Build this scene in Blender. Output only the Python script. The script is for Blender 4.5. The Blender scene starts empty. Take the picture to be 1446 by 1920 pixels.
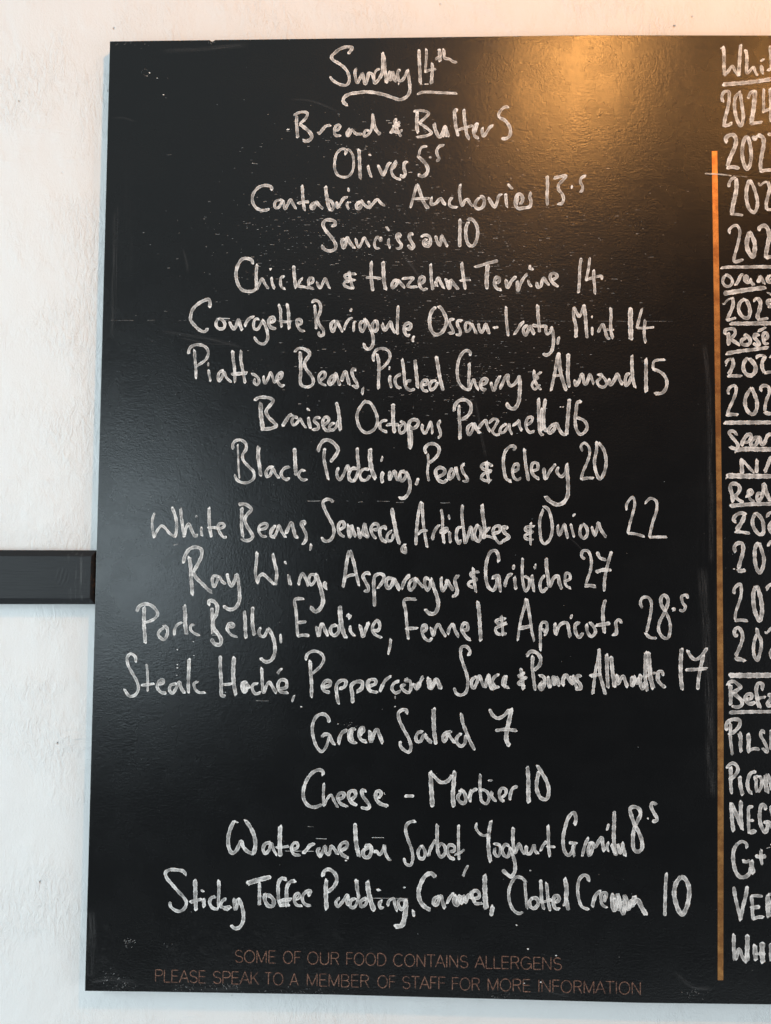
import bpy, bmesh, math, random
from mathutils import Vector, Matrix

sc = bpy.context.scene
COL = sc.collection
random.seed(11)

# ------------------------------------------------------------------ camera
# metres; X right, Y into the wall, Z up.  The board's front face is the plane y = 0.
CAM_Z = 1.55
BOARD_X, BOARD_Z = -0.4088, CAM_Z - 0.5789      # lower left corner of the board
THICK = 0.0182
CAMERA_AXES = [[0.999651, -0.00793, 0.025192], [0.024833, -0.042531, -0.998786], [0.008992, 0.999064, -0.042319]]

cam_data = bpy.data.cameras.new("camera")
cam = bpy.data.objects.new("camera", cam_data)
COL.objects.link(cam)
m = Matrix([list(r) + [0] for r in CAMERA_AXES] + [[0, 0, 0, 1]])
cam.matrix_world = Matrix.Translation((0, -1.015, CAM_Z)) @ m
cam_data.sensor_fit = 'HORIZONTAL'
cam_data.sensor_width = 36.0
cam_data.lens = 1450.0 / 1446.0 * 36.0
cam_data.clip_start = 0.01
cam_data.clip_end = 100
sc.camera = cam

# ------------------------------------------------------------------ world and lamps
world = bpy.data.worlds.new("World")
sc.world = world
world.use_nodes = True
world.node_tree.nodes["Background"].inputs[0].default_value = (0.75, 0.83, 0.95, 1)
world.node_tree.nodes["Background"].inputs[1].default_value = 0.10

def area(name, loc, target, sx, sy, power, color):
    d = bpy.data.lights.new(name, 'AREA')
    d.shape = 'RECTANGLE'; d.size = sx; d.size_y = sy
    d.energy = power; d.color = color
    o = bpy.data.objects.new(name, d)
    COL.objects.link(o)
    o.location = loc
    o.rotation_euler = (Vector(target) - Vector(loc)).to_track_quat('-Z', 'Y').to_euler()
    return o

def bulb(name, loc, power, color, radius):
    d = bpy.data.lights.new(name, 'POINT')
    d.energy = power; d.color = color; d.shadow_soft_size = radius
    o = bpy.data.objects.new(name, d)
    COL.objects.link(o); o.location = loc
    return o

# daylight from the window behind and to the left, then added soft fill lamps
area("window_light", (-1.12, -2.0, CAM_Z - 0.05), (-0.45, 0, CAM_Z), 0.46, 0.80, 10, (0.76, 0.92, 1.0))
area("side_fill_light", (-2.3, -1.15, CAM_Z + 0.15), (0.1, 0, CAM_Z - 0.1), 1.3, 1.5, 45, (0.80, 0.955, 1.0))  # added fill, not a second window; brightens the wall from the left
area("right_fill_light", (2.5, -1.2, CAM_Z - 0.5), (0.3, 0, CAM_Z - 0.5), 1.2, 1.2, 21, (0.90, 0.98, 1.0))  # added fill with no window behind it; lifts the lower right wall
area("overhead_fill_light", (-0.4, -1.7, CAM_Z + 1.9), (-0.2, -0.4, CAM_Z), 3.0, 2.6, 11, (0.82, 0.96, 1.0))  # added overhead fill, in place of light bounced off the ceiling
area("low_fill_light", (0.1, -0.72, CAM_Z - 1.5), (0.1, 0, CAM_Z - 0.55), 2.6, 0.6, 6.5, (0.84, 0.96, 1.0))  # added fill from below, softens the shadow under the board
# the row of warm bulbs hanging in front of the wall, above the picture
bulb("warm_bulb", (0.455, -1.0, CAM_Z + 1.28), 43, (1.0, 0.44, 0.11), 0.05)
bulb("warm_bulb", (1.02, -1.0, CAM_Z + 1.26), 13, (1.0, 0.44, 0.11), 0.05)

sc.view_settings.view_transform = 'Standard'
sc.view_settings.look = 'None'
sc.view_settings.exposure = 0.0
sc.view_settings.gamma = 1.0
sc.view_settings.use_curve_mapping = False
sc.cycles.transparent_max_bounces = 12

# ------------------------------------------------------------------ node helpers
class NT:
    def __init__(self, name):
        self.m = bpy.data.materials.new(name)
        self.m.use_nodes = True
        self.t = self.m.node_tree
        self.t.nodes.clear()
        self.out = self.t.nodes.new('ShaderNodeOutputMaterial')
        self.co = self.t.nodes.new('ShaderNodeTexCoord')
    def n(self, kind, **kw):
        nd = self.t.nodes.new(kind)
        for k, v in kw.items():
            setattr(nd, k, v)
        return nd
    def link(self, a, b):
        self.t.links.new(a, b)
    def put(self, sock, v):
        if isinstance(v, bpy.types.NodeSocket):
            self.link(v, sock)
        elif v is not None:
            sock.default_value = v
    def mapping(self, scale=(1, 1, 1), loc=(0, 0, 0), rot=(0, 0, 0), src=None):
        mp = self.n('ShaderNodeMapping')
        self.link(src or self.co.outputs['Object'], mp.inputs[0])
        mp.inputs['Location'].default_value = loc
        mp.inputs['Rotation'].default_value = rot
        mp.inputs['Scale'].default_value = scale
        return mp.outputs[0]
    def noise(self, vec, scale, detail=2, rough=0.5, dist=0.0, dim='3D'):
        nd = self.n('ShaderNodeTexNoise')
        nd.noise_dimensions = dim
        self.link(vec, nd.inputs['Vector'])
        nd.inputs['Scale'].default_value = scale
        nd.inputs['Detail'].default_value = detail
        nd.inputs['Roughness'].default_value = rough
        nd.inputs['Distortion'].default_value = dist
        return nd.outputs[0]
    def ramp(self, fac, stops):
        r = self.n('ShaderNodeValToRGB')
        self.put(r.inputs[0], fac)
        e = r.color_ramp.elements
        while len(e) < len(stops):
            e.new(0.5)
        for i, (p, c) in enumerate(stops):
            e[i].position = p
            e[i].color = (c, c, c, 1) if isinstance(c, (int, float)) else (*c, 1)
        return r.outputs[0]
    def rng(self, v, a, b, c=0.0, d=1.0, smooth=True):
        mr = self.n('ShaderNodeMapRange')
        if smooth:
            mr.interpolation_type = 'SMOOTHSTEP'
        self.put(mr.inputs[0], v)
        for i, x in enumerate((a, b, c, d)):
            mr.inputs[i + 1].default_value = x
        return mr.outputs[0]
    def math(self, op, a, b=None, c=None, clamp=False):
        md = self.n('ShaderNodeMath', operation=op)
        md.use_clamp = clamp
        self.put(md.inputs[0], a)
        self.put(md.inputs[1], b)
        self.put(md.inputs[2], c)
        return md.outputs[0]
    def mix(self, f, a, b):
        mx = self.n('ShaderNodeMix', data_type='RGBA')
        self.put(mx.inputs[0], f)
        for s, v in ((mx.inputs[6], a), (mx.inputs[7], b)):
            if isinstance(v, bpy.types.NodeSocket):
                self.link(v, s)
            else:
                s.default_value = (*v, 1) if len(v) == 3 else v
        return mx.outputs[2]
    def blob(self, cx, cz, rx, rz, rot=0.0, wob=0.0, vec=None):
        """soft ellipse mask in object space (x, z), 1 inside"""
        src = vec or self.co.outputs['Object']
        mp = self.n('ShaderNodeMapping', vector_type='TEXTURE')
        self.link(src, mp.inputs[0])
        mp.inputs['Location'].default_value = (cx, 0, cz)
        mp.inputs['Rotation'].default_value = (0, rot, 0)
        mp.inputs['Scale'].default_value = (rx, 1e3, rz)
        ln = self.n('ShaderNodeVectorMath', operation='LENGTH')
        self.link(mp.outputs[0], ln.inputs[0])
        d = ln.outputs['Value']
        if wob:
            nz = self.noise(src, 35, 4)
            d = self.math('ADD', d, self.math('MULTIPLY', self.math('SUBTRACT', nz, 0.5), wob))
        return self.rng(d, 1.0, 0.55, 0, 1)
    def bump(self, h, strength, dist, nrm=None):
        b = self.n('ShaderNodeBump')
        b.inputs['Strength'].default_value = strength
        b.inputs['Distance'].default_value = dist
        self.link(h, b.inputs['Height'])
        if nrm is not None:
            self.link(nrm, b.inputs['Normal'])
        return b.outputs[0]
    def principled(self, base, rough, nrm=None, spec=0.5, metal=0.0):
        p = self.n('ShaderNodeBsdfPrincipled')
        if isinstance(base, bpy.types.NodeSocket):
            self.link(base, p.inputs['Base Color'])
        else:
            p.inputs['Base Color'].default_value = (*base, 1)
        self.put(p.inputs['Roughness'], rough)
        self.put(p.inputs['Specular IOR Level'], spec)
        p.inputs['Metallic'].default_value = metal
        if nrm is not None:
            self.link(nrm, p.inputs['Normal'])
        self.link(p.outputs[0], self.out.inputs[0])
        return p

# ------------------------------------------------------------------ materials
def wall_material():
    t = NT("white_plaster")
    ob = t.co.outputs['Object']
    # hand trowelled plaster: broad waves, slanting drag marks, fine grit, a few pits
    warp = t.noise(ob, 5, 3)
    broad = t.noise(t.mapping((1, 1, 0.6)), 9, 3, 0.5, 0.6)
    drag = t.noise(t.mapping((1, 1, 0.5), rot=(0, 0.5, 0)), 120, 5, 0.68, 0.6)
    drag2 = t.noise(t.mapping((0.22, 1, 1), rot=(0, 0.85, 0)), 120, 4, 0.6, 0.3)
    where = t.rng(t.noise(ob, 8, 4), 0.40, 0.66, 0.06, 1.0)
    where2 = t.rng(t.noise(t.mapping(loc=(3, 1, 7)), 9, 3), 0.55, 0.72)
    grit = t.noise(t.mapping((1, 1, 0.7)), 420, 4, 0.65)
    vor = t.n('ShaderNodeTexVoronoi'); t.link(ob, vor.inputs['Vector']); vor.inputs['Scale'].default_value = 44
    pitsel = t.rng(t.noise(ob, 16, 2), 0.56, 0.66)
    pit = t.math('MULTIPLY', t.rng(vor.outputs['Distance'], 0.10, 0.02, 0, 1), pitsel)
    h = t.math('MULTIPLY', t.math('MULTIPLY', drag, where), 0.9)
    h = t.math('ADD', h, t.math('MULTIPLY', t.math('MULTIPLY', drag2, where2), 0.7))
    h = t.math('ADD', h, t.math('MULTIPLY', grit, 0.15))
    h = t.math('SUBTRACT', h, t.math('MULTIPLY', pit, 0.8))
    n1 = t.bump(broad, 0.22, 0.02)
    n2 = t.bump(h, 0.85, 0.0038, n1)
    mott = t.noise(t.mapping((1, 1, 1.3)), 6, 4, 0.6)
    base = t.mix(mott, (0.82, 0.81, 0.805), (0.85, 0.845, 0.84))
    base = t.mix(t.math('MULTIPLY', pit, 0.55), base, (0.42, 0.36, 0.33))
    rust = t.math('MULTIPLY', t.blob(-0.0698, 0.083, 0.0045, 0.005, 0, 1.4), 0.55)
    base = t.mix(rust, base, (0.55, 0.25, 0.14))
    t.principled(base, 0.8, n2, 0.3)
    return t.m

def board_material():
    t = NT("black_board_paint")
    ob = t.co.outputs['Object']
    rollr = t.noise(t.mapping((1, 1, 1)), 520, 2, 0.55)
    grain = t.noise(t.mapping((0.30, 1, 1.0)), 520, 2, 0.6)
    undul = t.noise(t.mapping((1, 1, 0.55)), 9, 2)
    h = t.math('ADD', t.math('MULTIPLY', rollr, 0.7), t.math('MULTIPLY', grain, 0.45))
    n1 = t.bump(undul, 0.06, 0.012)
    n2 = t.bump(h, 0.40, 0.00070, n1)
    # wiped chalk: broad sweeps of thin dust left by a cloth
    sweep = t.noise(t.mapping((0.9, 1, 4.5), rot=(0, 0.33, 0)), 5.5, 5, 0.6, 0.8)
    sweep2 = t.noise(t.mapping((5.0, 1, 0.7), rot=(0, -0.15, 0)), 6.5, 5, 0.62, 0.5)
    fine = t.noise(t.mapping((0.25, 1, 3), rot=(0, 0.33, 0)), 60, 4, 0.7)
    film = t.math('MULTIPLY', t.rng(sweep, 0.44, 0.78), t.rng(fine, 0.25, 0.75, 0.35, 1))
    film = t.math('ADD', film, t.math('MULTIPLY', t.rng(sweep2, 0.52, 0.8), 0.6))
    edge = t.math('MULTIPLY', t.blob(-0.60, 0.05, 0.40, 0.05, 0, 1.2), t.rng(t.noise(ob, 130, 4, 0.7), 0.5, 0.72))
    vsm = t.math('MULTIPLY', t.blob(0.098, 0.52, 0.022, 0.36, -0.03, 0.9),
                 t.rng(t.noise(t.mapping((6, 1, 0.25)), 60, 4, 0.7), 0.42, 0.75))
    vsl = t.math('MULTIPLY', t.blob(-0.680, 0.86, 0.016, 0.30, 0, 0.8),
                 t.rng(t.noise(t.mapping((8, 1, 0.2)), 60, 3, 0.7), 0.42, 0.75))
    speck = t.rng(t.noise(ob, 900, 2, 0.7), 0.66, 0.80)
    dust = t.math('ADD', t.math('MULTIPLY', film, 0.10), t.math('MULTIPLY', edge, 0.5))
    dust = t.math('ADD', dust, t.math('MULTIPLY', t.math('ADD', vsm, vsl), 0.30))
    dust = t.math('ADD', dust, t.math('MULTIPLY', speck, 0.10))
    # damp dark patches low on the left where the dust has been washed off
    wet = t.math('MAXIMUM', t.blob(-0.633, 0.390, 0.028, 0.085, 0.15, 1.0), t.blob(-0.645, 0.055, 0.035, 0.06, 0.0, 1.0))
    keep = t.math('SUBTRACT', 1.0, t.math('MULTIPLY', wet, 0.9))
    dust = t.math('MULTIPLY', dust, keep, clamp=True)
    base = t.mix(t.math('MULTIPLY', dust, 0.024), (0.0014, 0.0014, 0.0015), (0.55, 0.55, 0.56))
    base = t.mix(wet, base, (0.001, 0.001, 0.001))
    rough = t.math('ADD', 0.40, t.math('MULTIPLY', t.noise(ob, 18, 3), 0.10))
    rough = t.math('ADD', rough, t.math('MULTIPLY', dust, 0.10))
    p = t.principled(base, rough, n2, 0.06)
    p.inputs['Coat Weight'].default_value = 0.92
    p.inputs['Coat IOR'].default_value = 1.5
    t.link(t.rng(t.noise(ob, 22, 3), 0.3, 0.7, 0.25, 0.29), p.inputs['Coat Roughness'])
    t.link(n2, p.inputs['Coat Normal'])
    return t.m

def chalk_material(name, color, solid=0.0, gain=1.0):
    """liquid chalk marker: thick rims, pooled ends, thin streaky middle that lets the board show"""
    t = NT(name)
    uvn = t.n('ShaderNodeUVMap'); uvn.uv_map = "stroke"
    sep = t.n('ShaderNodeSeparateXYZ'); t.link(uvn.outputs[0], sep.inputs[0])
    u, v = sep.outputs[0], sep.outputs[1]
    une = t.n('ShaderNodeUVMap'); une.uv_map = "ends"
    sepe = t.n('ShaderNodeSeparateXYZ'); t.link(une.outputs[0], sepe.inputs[0])
    au = t.math('ABSOLUTE', u)
    ob = t.co.outputs['Object']
    comb = t.n('ShaderNodeCombineXYZ')
    t.link(t.math('MULTIPLY', u, 2.6), comb.inputs[0]); t.link(t.math('MULTIPLY', v, 70.0), comb.inputs[1])
    streak = t.noise(comb.outputs[0], 1.7, 3, 0.6)
    grit = t.noise(ob, 1500, 2, 0.6)
    blot = t.noise(ob, 130, 2, 0.5)
    rim = t.math('MULTIPLY', t.rng(au, 0.55, 0.85), t.rng(blot, 0.30, 0.62, 0.35, 1.0))
    fade = t.rng(au, 1.0, 0.90)
    pool0 = t.rng(sepe.outputs[0], 2.6, 0.4)
    pool1 = t.math('MULTIPLY', t.rng(sepe.outputs[1], 2.0, 0.3), 0.8)
    pool = t.math('MULTIPLY', t.math('MAXIMUM', pool0, pool1), t.rng(blot, 0.35, 0.55))
    a = t.math('MULTIPLY', t.rng(streak, 0.40, 0.60), 0.28)
    a = t.math('ADD', a, t.math('MULTIPLY', t.rng(grit, 0.42, 0.60), 0.22))
    a = t.math('ADD', a, t.math('MULTIPLY', t.rng(blot, 0.42, 0.64), 0.22))
    a = t.math('ADD', a, t.math('MULTIPLY', rim, 0.60))
    a = t.math('ADD', a, t.math('MULTIPLY', pool, 0.75))
    a = t.math('ADD', a, 0.13 + solid, clamp=True)
    a = t.math('MULTIPLY', a, t.math('ADD', 0.35, t.math('MULTIPLY', fade, 0.65)))
    # the pen runs wetter and drier along each stroke
    cp = t.n('ShaderNodeCombineXYZ')
    t.link(t.math('MULTIPLY', v, 75.0), cp.inputs[1])
    press = t.rng(t.noise(cp.outputs[0], 1.0, 2, 0.5), 0.36, 0.62, 0.52, 1.12)
    a = t.math('MULTIPLY', a, t.math('MAXIMUM', press, t.math('MULTIPLY', pool, 1.1)), clamp=True)
    if gain != 1.0:
        a = t.math('MULTIPLY', a, gain, clamp=True)
    p = t.n('ShaderNodeBsdfPrincipled')
    p.inputs['Base Color'].default_value = (*color, 1)
    p.inputs['Roughness'].default_value = 0.8
    p.inputs['Specular IOR Level'].default_value = 0.2
    tr = t.n('ShaderNodeBsdfTransparent')
    mx = t.n('ShaderNodeMixShader')
    t.link(a, mx.inputs[0]); t.link(tr.outputs[0], mx.inputs[1]); t.link(p.outputs[0], mx.inputs[2])
    t.link(mx.outputs[0], t.out.inputs[0])
    return t.m

def smear_material():
    """a cloth's drag of thin dust, feathered at its sides and ends"""
    t = NT("wiped_chalk")
    uvn = t.n('ShaderNodeUVMap'); uvn.uv_map = "stroke"
    sep = t.n('ShaderNodeSeparateXYZ'); t.link(uvn.outputs[0], sep.inputs[0])
    une = t.n('ShaderNodeUVMap'); une.uv_map = "ends"
    sepe = t.n('ShaderNodeSeparateXYZ'); t.link(une.outputs[0], sepe.inputs[0])
    comb = t.n('ShaderNodeCombineXYZ')
    t.link(t.math('MULTIPLY', sep.outputs[0], 7.0), comb.inputs[0]); t.link(t.math('MULTIPLY', sep.outputs[1], 14.0), comb.inputs[1])
    a = t.rng(t.noise(comb.outputs[0], 1.6, 4, 0.65, 0.3), 0.42, 0.75)
    a = t.math('MULTIPLY', a, t.rng(t.noise(t.co.outputs['Object'], 800, 2, 0.6), 0.36, 0.66, 0.3, 1.0))
    a = t.math('MULTIPLY', a, t.rng(t.math('ABSOLUTE', sep.outputs[0]), 0.95, 0.1))
    a = t.math('MULTIPLY', a, t.rng(sepe.outputs[0], 0.0, 14.0))
    a = t.math('MULTIPLY', a, t.rng(sepe.outputs[1], 0.0, 14.0))
    a = t.math('MULTIPLY', a, 0.13)
    p = t.principled((0.75, 0.75, 0.76), 0.8, None, 0.2)
    tr = t.n('ShaderNodeBsdfTransparent'); mx = t.n('ShaderNodeMixShader')
    t.link(a, mx.inputs[0]); t.link(tr.outputs[0], mx.inputs[1]); t.link(p.outputs[0], mx.inputs[2])
    t.link(mx.outputs[0], t.out.inputs[0])
    return t.m

def worn_copper(name, wear, metal, tones):
    t = NT(name)
    ob = t.co.outputs['Object']
    mott = t.rng(t.noise(ob, 60, 5, 0.65), 0.34, 0.66)
    g = t.noise(ob, 900, 2, 0.6)
    base = t.mix(mott, *tones)
    base = t.mix(t.math('MULTIPLY', t.rng(g, 0.5, 0.7), 0.35), base, (0.16, 0.06, 0.025))
    n = t.bump(t.noise(ob, 700, 3), 0.25, 0.0006)
    p = t.principled(base, 0.40, n, 0.5, metal)
    if wear:
        a = t.math('ADD', t.rng(t.noise(ob, 420, 3, 0.7), 0.36, 0.64, 0.18, 0.80), 0.0)
        tr = t.n('ShaderNodeBsdfTransparent'); mx = t.n('ShaderNodeMixShader')
        t.link(a, mx.inputs[0]); t.link(tr.outputs[0], mx.inputs[1]); t.link(p.outputs[0], mx.inputs[2])
        t.link(mx.outputs[0], t.out.inputs[0])
    return t.m

def rail_material():
    t = NT("black_painted_timber")
    ob = t.co.outputs['Object']
    grain = t.noise(t.mapping((0.06, 1, 1)), 330, 4, 0.65, 0.4)
    vert = t.noise(t.mapping((1, 1, 0.10)), 150, 4, 0.7)
    knot = t.n('ShaderNodeTexWave', wave_type='RINGS', rings_direction='Y')
    t.link(t.mapping((1, 0, 0.75), loc=(0.085, 0, -0.045)), knot.inputs[0])
    knot.inputs['Scale'].default_value = 60; knot.inputs['Distortion'].default_value = 2.0
    kn = t.math('MULTIPLY', knot.outputs[0], t.blob(-0.043, 0.036, 0.012, 0.015, 0, 0.4))
    h = t.math('ADD', grain, t.math('MULTIPLY', kn, 0.3))
    n = t.bump(h, 0.40, 0.0012)
    scuff = t.math('MULTIPLY', t.rng(vert, 0.52, 0.80), t.blob(-0.022, 0.036, 0.03, 0.06, 0, 1.0))
    base = t.mix(t.math('MULTIPLY', scuff, 0.16), (0.013, 0.014, 0.016), (0.5, 0.5, 0.5))
    t.principled(base, 0.46, n, 0.30)
    return t.m

def end_grain_material():
    t = NT("bare_end_grain")
    ob = t.co.outputs['Object']
    g = t.rng(t.noise(t.mapping((1, 1, 0.5)), 260, 4, 0.75), 0.52, 0.76)
    base = t.mix(g, (0.006, 0.005, 0.005), (0.12, 0.06, 0.03))
    t.principled(base, 0.7, t.bump(g, 0.5, 0.001), 0.3)
    return t.m

M_WALL = wall_material()
M_BOARD = board_material()
M_CHALK = chalk_material("liquid_chalk", (0.92, 0.91, 0.90), 0.0, 1.2)
M_CHALK2 = chalk_material("liquid_chalk_bold", (0.90, 0.89, 0.88), 0.12, 1.05)
M_DUST = chalk_material("chalk_dust", (0.75, 0.74, 0.73), 0.1, 0.62)
M_SMEAR = smear_material()
M_STRIPE = worn_copper("copper_stripe", False, 0.82, ((0.44, 0.19, 0.065), (0.74, 0.37, 0.125)))
M_NOTICE = worn_copper("worn_copper_lettering", True, 0.1, ((0.30, 0.15, 0.105), (0.42, 0.225, 0.16)))
M_RAIL = rail_material()
M_END = end_grain_material()

# ------------------------------------------------------------------ object helpers
def link(name, me, mats=(), parent=None, label=None, kind=None):
    o = bpy.data.objects.new(name, me)
    COL.objects.link(o)
    for mt in mats:
        me.materials.append(mt)
    if parent is not None:
        o.parent = parent
    if label: o["label"] = label
    if kind: o["kind"] = kind
    return o

FLECKS = '16:1110,4389 1117,4388 1124,4389;15:1114,4195 1121,4193 1128,4195;18:1113,4153 1121,4152 1130,4153;15:1109,4056 1116,4054 1123,4056;14:1320,4496 1326,4495 1332,4496;14:1330,4315 1337,4314 1343,4316;21:2747,3672 2756,3671 2765,3673;18:3971,3691 3980,3690 3988,3691;20:5722,1632 5731,1631 5741,1632;18:5548,945 5556,944 5564,946;20:5693,648 5702,647 5711,649;20:6049,576 6058,575 6068,577;18:8344,5518 8352,5517 8360,5518;23:3352,1715 3363,1714 3373,1715;16:5858,240 5865,239 5872,240;14:5649,222 5655,221 5661,222;18:570,12156 578,12154 586,12156;13:540,12112 546,12110 552,12112;16:767,11851 774,11849 781,11851;13:676,12081 682,12080 688,12081;17:6112,7619 6119,7618 6127,7619;18:6146,7620 6154,7618 6162,7620;14:3233,3457 3239,3456 3245,3457;11:1755,3844 1760,3843 1765,3844;17:8026,10740 8117,10733 8222,10727 8292,10719 8369,10707'
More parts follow.
